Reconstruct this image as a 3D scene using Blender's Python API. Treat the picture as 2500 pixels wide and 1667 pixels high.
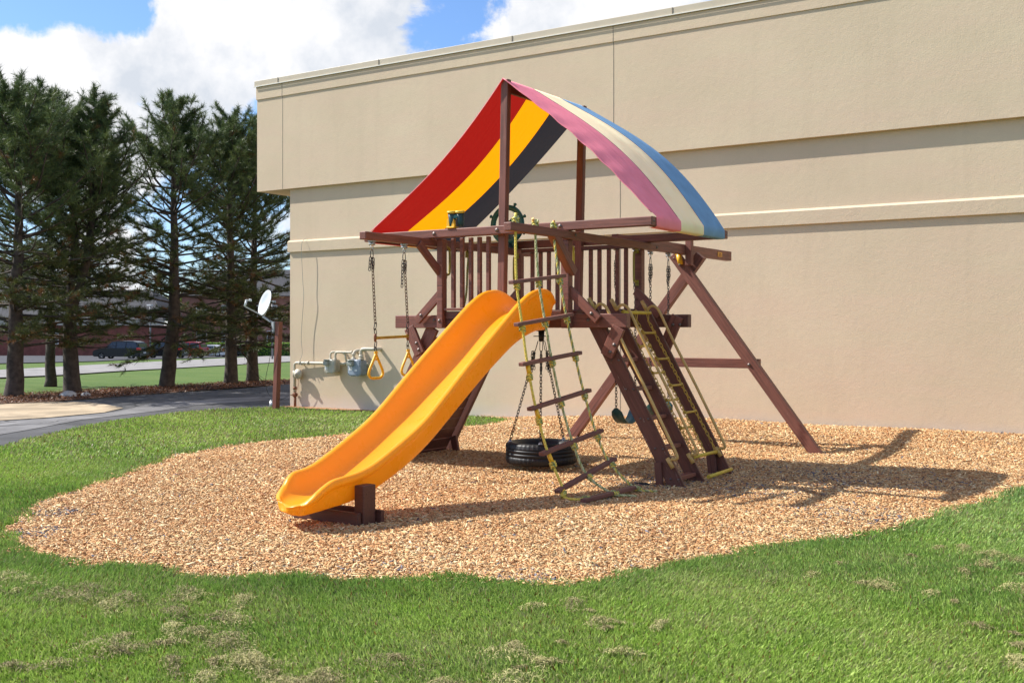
import bpy, bmesh, math, random
import numpy as np
from mathutils import Vector, Matrix
from mathutils.geometry import delaunay_2d_cdt
R = math.radians
random.seed(7); rng = np.random.default_rng(7)
for o in list(bpy.data.objects): bpy.data.objects.remove(o)
S = bpy.context.scene
COL = S.collection

# ------------------------------------------------------------------ camera, sky, sun, exposure
YAW = math.atan2(0.5492, 0.8357)
cam = bpy.data.cameras.new('camera'); co = bpy.data.objects.new('camera', cam); COL.objects.link(co)
cam.sensor_width = 36; cam.lens = 36*2663/2500; cam.shift_y = -27.5/2500
cam.clip_start = 0.1; cam.clip_end = 6000
co.location = (0, 0, 1.5); co.rotation_euler = (R(90), 0, YAW)
S.camera = co
S.render.resolution_x = 1024; S.render.resolution_y = 682
S.render.engine = 'CYCLES'
S.view_settings.view_transform = 'Standard'; S.view_settings.look = 'None'
S.view_settings.exposure = 0.76; S.view_settings.gamma = 1; S.view_settings.use_curve_mapping = False

SUNV = Vector((-0.99, -0.315, 1.0)).normalized()        # towards the sun
sl = bpy.data.lights.new('sun', 'SUN'); so = bpy.data.objects.new('sun', sl); COL.objects.link(so)
sl.energy = 4.6; sl.angle = R(0.53); sl.color = (1.0, 0.955, 0.885)
so.rotation_euler = SUNV.to_track_quat('Z', 'Y').to_euler(); so.location = (-20, -14, 25)

world = bpy.data.worlds.new('World'); S.world = world; world.use_nodes = True
wn = world.node_tree.nodes; wl = world.node_tree.links; wn.clear()
def WN(t, **k):
    n = wn.new(t)
    for a, v in k.items(): setattr(n, a, v)
    return n
w_out = WN('ShaderNodeOutputWorld'); w_bg = WN('ShaderNodeBackground'); w_bg.inputs[1].default_value = 0.12
sky = WN('ShaderNodeTexSky'); sky.sky_type = 'NISHITA'; sky.sun_disc = False
sky.sun_elevation = math.asin(SUNV.z); sky.sun_rotation = math.atan2(SUNV.x, SUNV.y)
sky.air_density = 1.0; sky.dust_density = 0.6; sky.ozone_density = 2.0
w_tc = WN('ShaderNodeTexCoord')
# cloud cover: noise in direction space, steered by a few broad clear and cloudy quarters of the sky
def cdir(px, py):
    f, a, b = 2663., .8357, .5492
    X = (px-1250)/f; Z = (806-py)/f
    return Vector((a*X-b, b*X+a, Z)).normalized()
n1 = WN('ShaderNodeTexNoise'); n1.inputs['Scale'].default_value = 8.5; n1.inputs['Detail'].default_value = 12; n1.inputs['Roughness'].default_value = 0.62
n1.inputs['Distortion'].default_value = 0.25
wl.new(w_tc.outputs['Generated'], n1.inputs['Vector'])
def wmath(op, a, b=None, c=None, clamp=False):
    n = WN('ShaderNodeMath', operation=op); n.use_clamp = clamp
    for i, v in enumerate((a, b, c)):
        if v is None: continue
        if isinstance(v, (int, float)): n.inputs[i].default_value = v
        else: wl.new(v, n.inputs[i])
    return n.outputs[0]
acc = wmath('ADD', wmath('MULTIPLY', wmath('SUBTRACT', n1.outputs[0], .5), 2.6), .62)
nrm = WN('ShaderNodeVectorMath', operation='NORMALIZE'); wl.new(w_tc.outputs['Generated'], nrm.inputs[0])
for px, py, rad, amt in [(-60, -40, 7, -.45), (150, 5, 4.3, -.62), (310, 0, 2.8, -.52), (60, 90, .9, -.15), (1110, -10, 2.6, -.5), (1010, 60, 1.8, -.3), (560, 235, 2.6, -.38), (340, 270, 2, -.34), (310, 145, .6, -.15), (690, 300, 3, -.3), (450, 650, 5, -.15), (150, 560, 4, -.12),
                         (60, 190, 4, .40), (180, 150, 2.5, .28), (250, 200, 4.5, .5), (420, 150, 4, .5), (560, 60, 4, .5), (700, 130, 4.5, .5), (860, 80, 4, .5), (950, 110, 2, .3), (30, 95, 1.4, .45), (1500, 20, 5, .45), (350, 560, 5, .3)]:
    c = cdir(px, py)
    d = WN('ShaderNodeVectorMath', operation='DOT_PRODUCT'); wl.new(nrm.outputs[0], d.inputs[0]); d.inputs[1].default_value = c
    t = wmath('SUBTRACT', 1.0, d.outputs['Value']); t = wmath('DIVIDE', t, 1-math.cos(R(rad)))
    t = wmath('MULTIPLY', t, -1.0); t = wmath('EXPONENT', t); t = wmath('MULTIPLY', t, amt)
    acc = wmath('ADD', acc, t)
cr = WN('ShaderNodeMapRange'); cr.interpolation_type = 'SMOOTHSTEP'
cr.inputs['From Min'].default_value = 0.56; cr.inputs['From Max'].default_value = 0.84
wl.new(acc, cr.inputs['Value'])
n2 = WN('ShaderNodeTexNoise'); n2.inputs['Scale'].default_value = 12; n2.inputs['Roughness'].default_value = .6; n2.inputs['Detail'].default_value = 8
wl.new(w_tc.outputs['Generated'], n2.inputs['Vector'])
cc = WN('ShaderNodeValToRGB'); cc.color_ramp.elements[0].position = 0.36; cc.color_ramp.elements[0].color = (3.55, 3.8, 4.2, 1)
cc.color_ramp.elements[1].position = 0.56; cc.color_ramp.elements[1].color = (5.1, 5.1, 5.2, 1)
wl.new(n2.outputs[0], cc.inputs[0])
tint = WN('ShaderNodeMix', data_type='RGBA', blend_type='MULTIPLY'); tint.inputs[0].default_value = 1
wl.new(sky.outputs[0], tint.inputs[6]); tint.inputs[7].default_value = (.60, .74, .95, 1)
mx = WN('ShaderNodeMix', data_type='RGBA'); wl.new(cr.outputs[0], mx.inputs[0]); wl.new(tint.outputs[2], mx.inputs[6]); wl.new(cc.outputs[0], mx.inputs[7])
wl.new(mx.outputs[2], w_bg.inputs[0]); wl.new(w_bg.outputs[0], w_out.inputs[0])

# ------------------------------------------------------------------ helpers: objects
WM = {}
def tag(o, label=None, cat=None, group=None, kind=None):
    if label: o['label'] = label
    if cat: o['category'] = cat
    if group: o['group'] = group
    if kind: o['kind'] = kind
    return o
def link(o, parent, M):
    COL.objects.link(o); WM[o.name] = M.copy()
    if parent is not None:
        o.parent = parent; o.matrix_basis = WM[parent.name].inverted() @ M
    else: o.matrix_basis = M
    return o
def empty(name, loc, rz=0, parent=None):
    o = bpy.data.objects.new(name, None); o.empty_display_size = .1
    return link(o, parent, Matrix.Translation(loc) @ Matrix.Rotation(rz, 4, 'Z'))
def smooth(me, on=True):
    me.polygons.foreach_set('use_smooth', [on]*len(me.polygons))
def obj(name, me, mats, parent=None, M=None):
    if not isinstance(mats, (list, tuple)): mats = [mats]
    for m in mats: me.materials.append(m)
    return link(bpy.data.objects.new(name, me), parent, M or Matrix.Identity(4))
def from_bm(name, bm, mats, parent=None, M=None, sm=False, recentre=True):
    """mesh built in world coordinates, origin moved to its middle"""
    me = bpy.data.meshes.new(name)
    if M is None:
        M = Matrix.Identity(4)
        if recentre and bm.verts:
            c = sum((v.co for v in bm.verts), Vector())/len(bm.verts)
            for v in bm.verts: v.co -= c
            M = Matrix.Translation(c)
    bm.normal_update(); bm.to_mesh(me); bm.free()
    if sm: smooth(me)
    return obj(name, me, mats, parent, M)
def copytree(o, parent, M):
    c = o.copy(); c.parent = None; COL.objects.link(c); WM[c.name] = M.copy()
    if parent is not None: c.parent = parent; c.matrix_basis = WM[parent.name].inverted() @ M
    else: c.matrix_basis = M
    for ch in [x for x in bpy.data.objects if x.parent == o]:
        copytree(ch, c, M @ ch.matrix_basis)
    return c

# ------------------------------------------------------------------ helpers: shapes
def bm_box(bm, x0, x1, y0, y1, z0, z1, bev=0.0, mat=0):
    r = bmesh.ops.create_cube(bm, size=1)
    for v in r['verts']:
        v.co = Vector(((x0+x1)/2+v.co.x*(x1-x0), (y0+y1)/2+v.co.y*(y1-y0), (z0+z1)/2+v.co.z*(z1-z0)))
    fs = set(f for v in r['verts'] for f in v.link_faces)
    for f in fs: f.material_index = mat
    if bev > 0:
        es = list(set(e for v in r['verts'] for e in v.link_edges))
        bmesh.ops.bevel(bm, geom=es, offset=bev, segments=2, affect='EDGES', profile=0.5)
def box(name, x0, x1, y0, y1, z0, z1, mat, parent=None, bev=0.004):
    bm = bmesh.new(); bm_box(bm, x0, x1, y0, y1, z0, z1, bev); return from_bm(name, bm, mat, parent)
def beam(name, p0, p1, w, h, mat, parent=None, up=(0, 0, 1), bev=0.006, cuts=None):
    """board from p0 to p1 (centre line), local X along it; w sideways, h along up. cuts: list of (x,z) outline instead of the rectangle"""
    p0 = Vector(p0); p1 = Vector(p1); X = (p1-p0); L = X.length; X.normalize()
    U = Vector(up); Y = U.cross(X).normalized(); Z = X.cross(Y)
    M = Matrix((X, Y, Z)).transposed().to_4x4(); M.translation = (p0+p1)/2
    bm = bmesh.new()
    if cuts is None: bm_box(bm, -L/2, L/2, -w/2, w/2, -h/2, h/2, bev)
    else:
        lo = [bm.verts.new((x, -w/2, z)) for x, z in cuts]; hi = [bm.verts.new((x, w/2, z)) for x, z in cuts]
        n = len(cuts)
        bm.faces.new(lo); bm.faces.new(hi[::-1])
        for i in range(n): bm.faces.new((lo[i], hi[i], hi[(i+1) % n], lo[(i+1) % n]))
        bmesh.ops.recalc_face_normals(bm, faces=bm.faces)
        bmesh.ops.bevel(bm, geom=list(bm.edges), offset=bev, segments=2, affect='EDGES', profile=0.5)
    return from_bm(name, bm, mat, parent, M)
def catmull(pts, n=6):
    P = [Vector(p) for p in pts]
    if len(P) < 3: return P
    out = []
    for i in range(len(P)-1):
        a = P[max(i-1, 0)]; b = P[i]; c = P[i+1]; d = P[min(i+2, len(P)-1)]
        for k in range(n):
            t = k/n
            out.append(0.5*((2*b)+(-a+c)*t+(2*a-5*b+4*c-d)*t*t+(-a+3*b-3*c+d)*t**3))
    out.append(P[-1]); return out
def frames(P):
    T = []
    for i in range(len(P)):
        t = P[min(i+1, len(P)-1)]-P[max(i-1, 0)]; T.append(t.normalized() if t.length > 1e-9 else Vector((0, 0, 1)))
    n = T[0].orthogonal().normalized(); N = [n]
    for i in range(1, len(P)):
        n = N[-1]-T[i]*N[-1].dot(T[i]); n = n.normalized() if n.length > 1e-6 else T[i].orthogonal().normalized(); N.append(n)
    return T, N
def bm_tube(bm, pts, r, seg=8, n=0, closed=False, mat=0, caps=True):
    P = catmull(pts, n) if n else [Vector(p) for p in pts]
    if closed: P = P[:-1] if (P[0]-P[-1]).length < 1e-6 else P
    m = len(P)
    if closed:
        T = [(P[(i+1) % m]-P[i-1]).normalized() for i in range(m)]
        N = [T[0].orthogonal().normalized()]
        for i in range(1, m):
            q = N[-1]-T[i]*N[-1].dot(T[i]); N.append(q.normalized())
    else: T, N = frames(P)
    rr = r if hasattr(r, '__len__') else [r]*m
    if len(rr) != m:
        rr = [rr[0]+(rr[-1]-rr[0])*i/(m-1) for i in range(m)] if len(rr) == 2 else [np.interp(i/(m-1), np.linspace(0, 1, len(rr)), rr) for i in range(m)]
    rings = []
    for i in range(m):
        B = T[i].cross(N[i])
        rings.append([bm.verts.new(P[i]+(N[i]*math.cos(2*math.pi*k/seg)+B*math.sin(2*math.pi*k/seg))*rr[i]) for k in range(seg)])
    for i in range(m if closed else m-1):
        a = rings[i]; b = rings[(i+1) % m]
        for k in range(seg):
            f = bm.faces.new((a[k], a[(k+1) % seg], b[(k+1) % seg], b[k])); f.smooth = True; f.material_index = mat
    if not closed and caps:
        f = bm.faces.new(rings[0][::-1]); f.material_index = mat
        f = bm.faces.new(rings[-1]); f.material_index = mat
def tube(name, pts, r, mat, parent=None, seg=10, n=0, closed=False):
    bm = bmesh.new(); bm_tube(bm, pts, r, seg, n, closed); return from_bm(name, bm, mat, parent)
def bm_cyl(bm, p0, p1, r, seg=16, mat=0, r2=None):
    bm_tube(bm, [p0, p1], [r, r if r2 is None else r2], seg, mat=mat)
def bm_link(bm, c, d, s, L, W, r, mat=0):
    """one chain link: stadium of length L, width W; d along, s sideways"""
    d = Vector(d).normalized(); s = Vector(s).normalized(); c = Vector(c); pts = []
    h = (L-W)/2
    for k in range(5):
        a = math.pi*k/4; pts.append(c+d*(h+math.sin(a)*W/2)+s*(math.cos(a)*W/2))
    for k in range(5):
        a = math.pi+math.pi*k/4; pts.append(c+d*(-h+math.sin(a)*W/2)+s*(math.cos(a)*W/2))
    bm_tube(bm, pts, r, 5, closed=True, mat=mat)
def bm_chain(bm, p0, p1, pitch=0.034, L=0.046, W=0.025, r=0.0040, mat=0):
    p0 = Vector(p0); p1 = Vector(p1); d = p1-p0; n = max(1, round(d.length/pitch)); u = d.normalized()
    a = u.orthogonal().normalized(); b = u.cross(a)
    for i in range(n):
        c = p0+d*((i+.5)/n); s = (a+b) if i % 2 else (a-b)
        bm_link(bm, c, u, s, L, W, r, mat)
def bm_rope(bm, pts, R0=0.0064, r=0.0070, lay=0.085, n=8, mats=(0, 0, 0)):
    P = catmull(pts, n); 
    # resample evenly
    d = [0]
    for i in range(1, len(P)): d.append(d[-1]+(P[i]-P[i-1]).length)
    L = d[-1]; m = max(4, int(L/0.011))
    Q = []; j = 0
    for i in range(m+1):
        s = L*i/m
        while j < len(d)-2 and d[j+1] < s: j += 1
        t = (s-d[j])/max(d[j+1]-d[j], 1e-9); Q.append(P[j].lerp(P[j+1], min(max(t, 0), 1)))
    T, N = frames(Q)
    for k in range(3):
        pp = []
        for i in range(m+1):
            a = 2*math.pi*(L*i/m/lay+k/3); B = T[i].cross(N[i])
            pp.append(Q[i]+(N[i]*math.cos(a)+B*math.sin(a))*R0)
        bm_tube(bm, pp, r, 6, mat=mats[k])
def bm_knot(bm, c, d, s=1.0, mats=(0, 0, 0)):
    c = Vector(c); d = Vector(d).normalized(); a = d.orthogonal().normalized(); b = d.cross(a)
    pts = []
    ph = random.random()*6
    for i in range(40):
        t = i/39; th = ph+t*2*math.pi*2.2
        rad = (0.021+0.006*math.sin(3*th))*s
        pts.append(c+a*math.cos(th)*rad+b*math.sin(th)*rad*0.85+d*((t-.5)*0.055+0.012*math.sin(2*th))*s)
    bm_rope(bm, pts[::3], 0.0062, 0.0075, 0.07, 5, mats)
def revolve(bm, prof, c=(0, 0, 0), axis='Z', seg=48, mat=0, closed=True):
    c = Vector(c); rings = []
    for r, z in prof:
        ring = []
        for k in range(seg):
            a = 2*math.pi*k/seg
            if axis == 'Z': v = Vector((r*math.cos(a), r*math.sin(a), z))
            elif axis == 'Y': v = Vector((r*math.cos(a), z, r*math.sin(a)))
            else: v = Vector((z, r*math.cos(a), r*math.sin(a)))
            ring.append(bm.verts.new(c+v))
        rings.append(ring)
    n = len(rings)
    for i in range(n if closed else n-1):
        a = rings[i]; b = rings[(i+1) % n]
        for k in range(seg):
            f = bm.faces.new((a[k], a[(k+1) % seg], b[(k+1) % seg], b[k])); f.smooth = True; f.material_index = mat
    return rings
def npmesh(name, V, faces, k, col=None):
    me = bpy.data.meshes.new(name); nf = len(faces)
    me.vertices.add(len(V)); me.vertices.foreach_set('co', np.asarray(V, dtype=np.float32).ravel())
    me.loops.add(nf*k); me.loops.foreach_set('vertex_index', np.asarray(faces, dtype=np.int32).ravel())
    me.polygons.add(nf); me.polygons.foreach_set('loop_start', np.arange(nf, dtype=np.int32)*k)
    me.polygons.foreach_set('loop_total', np.full(nf, k, dtype=np.int32))
    me.update(calc_edges=True)
    if col is not None:
        at = me.color_attributes.new('Col', 'FLOAT_COLOR', 'POINT')
        c4 = np.ones((len(V), 4), dtype=np.float32); c4[:, :3] = col; at.data.foreach_set('color', c4.ravel())
    return me

# ------------------------------------------------------------------ helpers: materials
class NT:
    def __init__(s, name):
        s.m = bpy.data.materials.new(name); s.m.use_nodes = True; s.n = s.m.node_tree.nodes; s.l = s.m.node_tree.links
        s.n.clear(); s.out = s.n.new('ShaderNodeOutputMaterial'); s.b = s.n.new('ShaderNodeBsdfPrincipled'); s.l.new(s.b.outputs[0], s.out.inputs[0])
        s.tc = s.n.new('ShaderNodeTexCoord')
    def node(s, t, **k):
        n = s.n.new(t)
        for a, v in k.items(): setattr(n, a, v)
        return n
    def mapv(s, scale=(1, 1, 1), src='Object', rnd=False):
        v = s.tc.outputs[src]
        if rnd:
            oi = s.node('ShaderNodeObjectInfo'); ml = s.node('ShaderNodeVectorMath', operation='SCALE'); ml.inputs[0].default_value = (13, 37, 71)
            s.l.new(oi.outputs['Random'], ml.inputs['Scale']); ad = s.node('ShaderNodeVectorMath', operation='ADD'); s.l.new(v, ad.inputs[0]); s.l.new(ml.outputs[0], ad.inputs[1]); v = ad.outputs[0]
        mp = s.node('ShaderNodeMapping'); mp.inputs['Scale'].default_value = scale; s.l.new(v, mp.inputs[0]); return mp.outputs[0]
    def noise(s, vec, scale, detail=4, rough=.5, dist=0):
        n = s.node('ShaderNodeTexNoise'); n.inputs['Scale'].default_value = scale; n.inputs['Detail'].default_value = detail
        n.inputs['Roughness'].default_value = rough; n.inputs['Distortion'].default_value = dist; s.l.new(vec, n.inputs['Vector']); return n.outputs[0]
    def ramp(s, fac, stops):
        n = s.node('ShaderNodeValToRGB'); e = n.color_ramp.elements
        while len(e) < len(stops): e.new(0.5)
        for i, (p, c) in enumerate(stops):
            e[i].position = p; e[i].color = (c, c, c, 1) if isinstance(c, (int, float)) else (*c, 1)
        s.l.new(fac, n.inputs[0]); return n.outputs[0]
    def mix(s, fac, a, b, mode='MIX'):
        n = s.node('ShaderNodeMix', data_type='RGBA', blend_type=mode)
        for i, v in ((0, fac), (6, a), (7, b)):
            if isinstance(v, (int, float)): n.inputs[i].default_value = v
            elif isinstance(v, tuple): n.inputs[i].default_value = (*v, 1)
            else: s.l.new(v, n.inputs[i])
        return n.outputs[2]
    def math(s, op, a, b=0.0, clamp=False):
        n = s.node('ShaderNodeMath', operation=op); n.use_clamp = clamp
        for i, v in ((0, a), (1, b)):
            if isinstance(v, (int, float)): n.inputs[i].default_value = v
            else: s.l.new(v, n.inputs[i])
        return n.outputs[0]
    def bump(s, h, strength=.3, dist=.01):
        n = s.node('ShaderNodeBump'); n.inputs['Strength'].default_value = strength; n.inputs['Distance'].default_value = dist
        s.l.new(h, n.inputs['Height']); s.l.new(n.outputs[0], s.b.inputs['Normal'])
    def set(s, color=None, rough=None, metal=None, spec=None):
        if color is not None:
            if isinstance(color, tuple): s.b.inputs['Base Color'].default_value = (*color, 1)
            else: s.l.new(color, s.b.inputs['Base Color'])
        if rough is not None:
            if isinstance(rough, (int, float)): s.b.inputs['Roughness'].default_value = rough
            else: s.l.new(rough, s.b.inputs['Roughness'])
        if metal is not None: s.b.inputs['Metallic'].default_value = metal
        if spec is not None: s.b.inputs['Specular IOR Level'].default_value = spec
        return s.m
def simple(name, c, rough=.5, metal=0, spec=.5, var=.12, scale=20, bump=0.0):
    t = NT(name); v = t.mapv(rnd=True); n = t.noise(v, scale, 5, .6)
    lo = tuple(x*(1-var) for x in c); hi = tuple(min(1, x*(1+var)) for x in c)
    if bump: t.bump(t.noise(v, scale*6, 4, .6), bump, .004)
    return t.set(t.ramp(n, [(.3, lo), (.7, hi)]), rough, metal, spec)
def wood(name, c, worn=.0, var=.22):
    t = NT(name); v = t.mapv((1.6, 30, 30), rnd=True); g = t.noise(v, 1.6, 8, .62, .6)
    v2 = t.mapv((1, 1, 1), rnd=True); big = t.noise(v2, 3.0, 3)
    dark = tuple(x*(1-var*1.3) for x in c); hi = tuple(x*(1+var) for x in c)
    col = t.ramp(g, [(.30, dark), (.52, c), (.72, hi)])
    col = t.mix(t.ramp(big, [(.35, 0.0), (.7, .35)]), col, tuple(x*.72 for x in c))
    sc = t.noise(t.mapv((6, 60, 60), rnd=True), 1.0, 3, .5)
    gt = t.noise(t.mapv((1, 1, 1), rnd=True), 55, 4, .6)
    m = t.math('MULTIPLY', t.ramp(sc, [(.66, 0.0), (.70, 1.0)]), t.ramp(gt, [(.55-.1*worn, 0.0), (.62-.1*worn, .25+.7*worn)]))
    col = t.mix(m, col, (.36, .26, .22))
    cr = t.noise(t.mapv((.9, 55, 55), rnd=True), 1.0, 2, .4)
    crm = t.ramp(cr, [(.69, 0.0), (.71, .75)])
    col = t.mix(crm, col, tuple(x*.3 for x in c))
    t.bump(g, .35, .004)
    return t.set(col, .5, spec=.42)
M = {}
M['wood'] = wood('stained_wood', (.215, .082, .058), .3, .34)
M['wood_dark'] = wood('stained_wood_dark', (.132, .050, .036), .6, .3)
M['wood_rung'] = wood('stained_wood_rung', (.19, .082, .066), .6)
M['wood_end'] = wood('stained_wood_block', (.105, .040, .029), .05)
M['metal_bolt'] = simple('weathered_bolt', (.17, .14, .13), .5, .7, var=.3, scale=60)
M['chain'] = simple('rusty_chain', (.11, .070, .045), .55, .55, var=.5, scale=30)
M['chain_dark'] = simple('dark_chain', (.035, .030, .030), .5, .5, var=.4, scale=30)
M['chain_yellow'] = simple('yellow_coated_chain', (.52, .34, .05), .45, 0, var=.25, scale=30)
M['galv'] = simple('galvanised', (.45, .45, .44), .4, .7, var=.25, scale=40)
M['yellow'] = simple('yellow_plastic', (.85, .47, .02), .32, 0, var=.08, scale=15)
M['yellow_old'] = simple('faded_yellow_plastic', (.62, .46, .05), .5, 0, var=.15, scale=25)
M['yellow_rail'] = simple('yellow_handrail_coating', (.56, .36, .11), .42, 0, var=.16, scale=9)
M['olive_grip'] = simple('olive_grip_plastic', (.30, .25, .03), .4, 0, var=.2, scale=12)
M['trap_bar'] = simple('trapeze_bar_coating', (.42, .27, .03), .35, 0, var=.2, scale=14)
M['teal'] = simple('teal_plastic', (.022, .150, .160), .38, 0, var=.2, scale=14)
M['teal_dark'] = simple('dark_green_plastic', (.012, .050, .055), .35, 0, var=.15, scale=14)
M['black_plastic'] = simple('black_plastic', (.02, .02, .02), .45)
M['white_trim'] = simple('white_trim', (.7, .7, .68), .5)
M['orange_pale'] = simple('orange_rope_end', (.75, .38, .08), .5)
M['seat_green'] = simple('swing_belt', (.020, .085, .080), .42, 0, spec=.6, var=.2, scale=12)

def slide_mat():
    t = NT('slide_plastic'); v = t.mapv(); n = t.noise(v, 1.8, 3); sc = t.noise(t.mapv((40, 1.2, 1.2)), 2.0, 4, .6)
    c = t.ramp(n, [(.3, (.95, .385, .012)), (.7, (.99, .415, .016))])
    c = t.mix(t.ramp(sc, [(.62, 0.0), (.75, .22)]), c, (1.0, .42, .08))
    geo = t.node('ShaderNodeNewGeometry')
    t.set(c, .36, spec=.42)
    r = t.ramp(t.noise(v, 9, 5, .6), [(.3, .22), (.7, .40)]); t.l.new(r, t.b.inputs['Roughness'])
    t.b.inputs['Subsurface Weight'].default_value = .0; t.b.inputs['Subsurface Radius'].default_value = (.03, .012, .002); t.b.inputs['Subsurface Scale'].default_value = 1.0
    t.bump(t.noise(v, 260, 2), .04, .002)
    tl_ = t.node('ShaderNodeBsdfTranslucent'); tl_.inputs[0].default_value = (1.0, .60, .07, 1); ms = t.node('ShaderNodeMixShader'); ms.inputs[0].default_value = .24
    t.l.new(t.b.outputs[0], ms.inputs[1]); t.l.new(tl_.outputs[0], ms.inputs[2]); t.l.new(ms.outputs[0], t.out.inputs[0])
    return t.m
M['slide'] = slide_mat()
def fabric(name, outer, inner, trans):
    t = NT(name); v = t.mapv(); n = t.noise(v, 6, 5, .6); geo = t.node('ShaderNodeNewGeometry')
    o2 = t.ramp(n, [(.3, tuple(x*.90 for x in outer)), (.7, tuple(min(1, x*1.08) for x in outer))])
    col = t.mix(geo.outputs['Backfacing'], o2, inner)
    d = t.node('ShaderNodeBsdfDiffuse'); t.l.new(col, d.inputs[0]); tr = t.node('ShaderNodeBsdfTranslucent'); tr.inputs[0].default_value = (*trans, 1)
    g = t.node('ShaderNodeBsdfGlossy'); g.inputs['Roughness'].default_value = .45; g.inputs[0].default_value = (.9, .9, .9, 1)
    a = t.node('ShaderNodeAddShader'); t.l.new(d.outputs[0], a.inputs[0]); t.l.new(tr.outputs[0], a.inputs[1])
    ms = t.node('ShaderNodeMixShader'); ms.inputs[0].default_value = .015; t.l.new(a.outputs[0], ms.inputs[1]); t.l.new(g.outputs[0], ms.inputs[2])
    t.l.new(ms.outputs[0], t.out.inputs[0])
    bp = t.node('ShaderNodeBump'); bp.inputs['Strength'].default_value = .5; bp.inputs['Distance'].default_value = .02
    wv = t.noise(t.mapv((2.0, 14, 2.0)), 1.3, 4, .55); t.l.new(wv, bp.inputs['Height'])
    for s_ in (d, tr, g): t.l.new(bp.outputs[0], s_.inputs['Normal'])
    return t.m
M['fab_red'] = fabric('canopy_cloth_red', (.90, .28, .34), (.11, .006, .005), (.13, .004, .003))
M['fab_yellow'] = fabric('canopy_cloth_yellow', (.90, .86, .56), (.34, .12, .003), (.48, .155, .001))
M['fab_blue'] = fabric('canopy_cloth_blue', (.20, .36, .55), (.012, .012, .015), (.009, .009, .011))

# ------------------------------------------------------------------ ground
def Dof(x, y): return .8357*y-.5492*x
def gz(x, y):
    d = Dof(x, y); z = -max(0.0, d-30)*.017
    if d > 200: z = -170*.017
    return z
def sst(t): t = min(max(t, 0.0), 1.0); return t*t*(3-2*t)
def bedz(x, y):
    return float(bedz_np(np.array([x]), np.array([y]))[0])
def bedz_old(x, y):
    z = .13*sst((x+11)/4)*sst((y-12.6)/2.6)
    z += .022*math.sin(x*2.1+1.3*math.sin(y*1.1))*math.sin(y*1.7+.4*x)
    z -= .030*math.exp(-((x+6.2)**2+(y-10)**2)/1.2)
    return z+.038
def gz_np(x, y):
    d = .8357*y-.5492*x; return -np.clip(d-30, 0, 170)*.017
def bedz_np(x, y):
    def s(t): t = np.clip(t, 0, 1); return t*t*(3-2*t)
    z = .13*s((x+11)/4)*s((y-12.6)/2.6)+.011*np.sin(x*2.1+1.3*np.sin(y*1.1))*np.sin(y*1.7+.4*x)
    z = z-.012*np.exp(-((x+6.2)**2+(y-10)**2)/1.2)+.012
    return z*s(bed_edge(x, y)/.40)
def bed_edge(x, y):
    return distpoly(x, y, BED_OPEN, True)
BED = [(-7.69, 4.79), (-6.97, 4.47), (-6.44, 4.38), (-5.86, 4.48), (-5.41, 4.62), (-4.98, 4.76), (-4.58, 4.92), (-4.25, 5.14), (-3.95, 5.40), (-3.62, 5.60), (-3.40, 5.60), (-3.23, 5.85), (-3.13, 6.10), (-3.12, 6.32), (-2.97, 6.75), (-2.76, 7.42), (-2.48, 8.0), (-2.22, 8.84), (-2.07, 9.7), (-1.88, 10.55), (-1.65, 11.5), (-1.2, 12.8), (-.6, 14), (.5, 15.35),
       (-10.9, 15.35), (-10.35, 15.24), (-9.93, 14.95), (-9.78, 14.4), (-9.72, 13.9), (-9.85, 13.35), (-10.3, 12.6), (-10.5, 11.8), (-10.57, 10.92), (-10.73, 10.26), (-10.61, 9.28), (-10.41, 8.57), (-9.98, 7.87), (-9.36, 7.0), (-9.03, 6.33), (-8.6, 5.68), (-8.2, 5.27)]
def _sh(i, p):
    k = min(1, (i+.6)/2.5)*(1 if i < 20 else .6 if i < 23 else 0); D = .8357*p[1]-.5492*p[0]; t = .205*D/6*k if i < 24 else 0
    return (p[0]+.5492*t, p[1]-.8357*t)
BED = [_sh(i, p) for i, p in enumerate(BED)]
BED_OPEN = BED[24:]+BED[:24]
STRIP = [(-15.3, 15.06), (-14.2, 15.02), (-13.2, 15.1), (-12.5, 15.35), (-15.3, 15.35)]
ROAD = [(-11.4, -40), (-11.4, 0), (-11.6, 4), (-12.2, 6.5), (-13.02, 7.99), (-13.65, 8.75), (-14.13, 9.47), (-14.83, 10.54), (-15.5, 11.99), (-15.85, 13.18), (-15.75, 14.06), (-15.35, 15.0), (-15.3, 15.6), (-15.3, 45), (-22.5, 45), (-21.6, 21.6), (-21.1, 19.5), (-21.0, 17.9), (-20.84, 15.9), (-20.3, 13.67), (-20.6, 12.65), (-20.5, 8), (-20.4, -40)]
PAD = [(-20.62, 12.43), (-20.3, 13.6), (-19.64, 14.0), (-18.6, 13.7), (-17.6, 13.3), (-16.95, 12.4), (-16.75, 11.2), (-16.87, 10.36), (-17.2, 8.0), (-18.5, 5.0), (-20.5, 4.8)]
PALE = [(-16.80, 10.3), (-16.60, 11.3), (-16.85, 12.5), (-17.5, 13.45), (-18.3, 14.5), (-18.4, 16.5), (-17.6, 18.0), (-16.9, 18), (-17.0, 16.2), (-17.1, 14.6), (-16.5, 13.3), (-16.2, 12.2), (-15.9, 11.2), (-15.0, 9.7), (-14.2, 8.2), (-15.2, 7.2), (-16.9, 9.0)]
NEEDLES = [(-20.45, -40), (-20.55, 8), (-20.65, 12.65), (-20.35, 13.67), (-20.9, 15.9), (-21.05, 17.9), (-21.15, 19.5), (-21.65, 21.6), (-22.4, 40), (-24.2, 40), (-23.6, 24), (-23.3, 20), (-23.2, 17), (-23.0, 14), (-22.6, 10), (-22.6, -40)]
def camxy(px, D):
    X = (px-1250)/2663*D; return (.8357*X-.5492*D, .5492*X+.8357*D)
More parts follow.
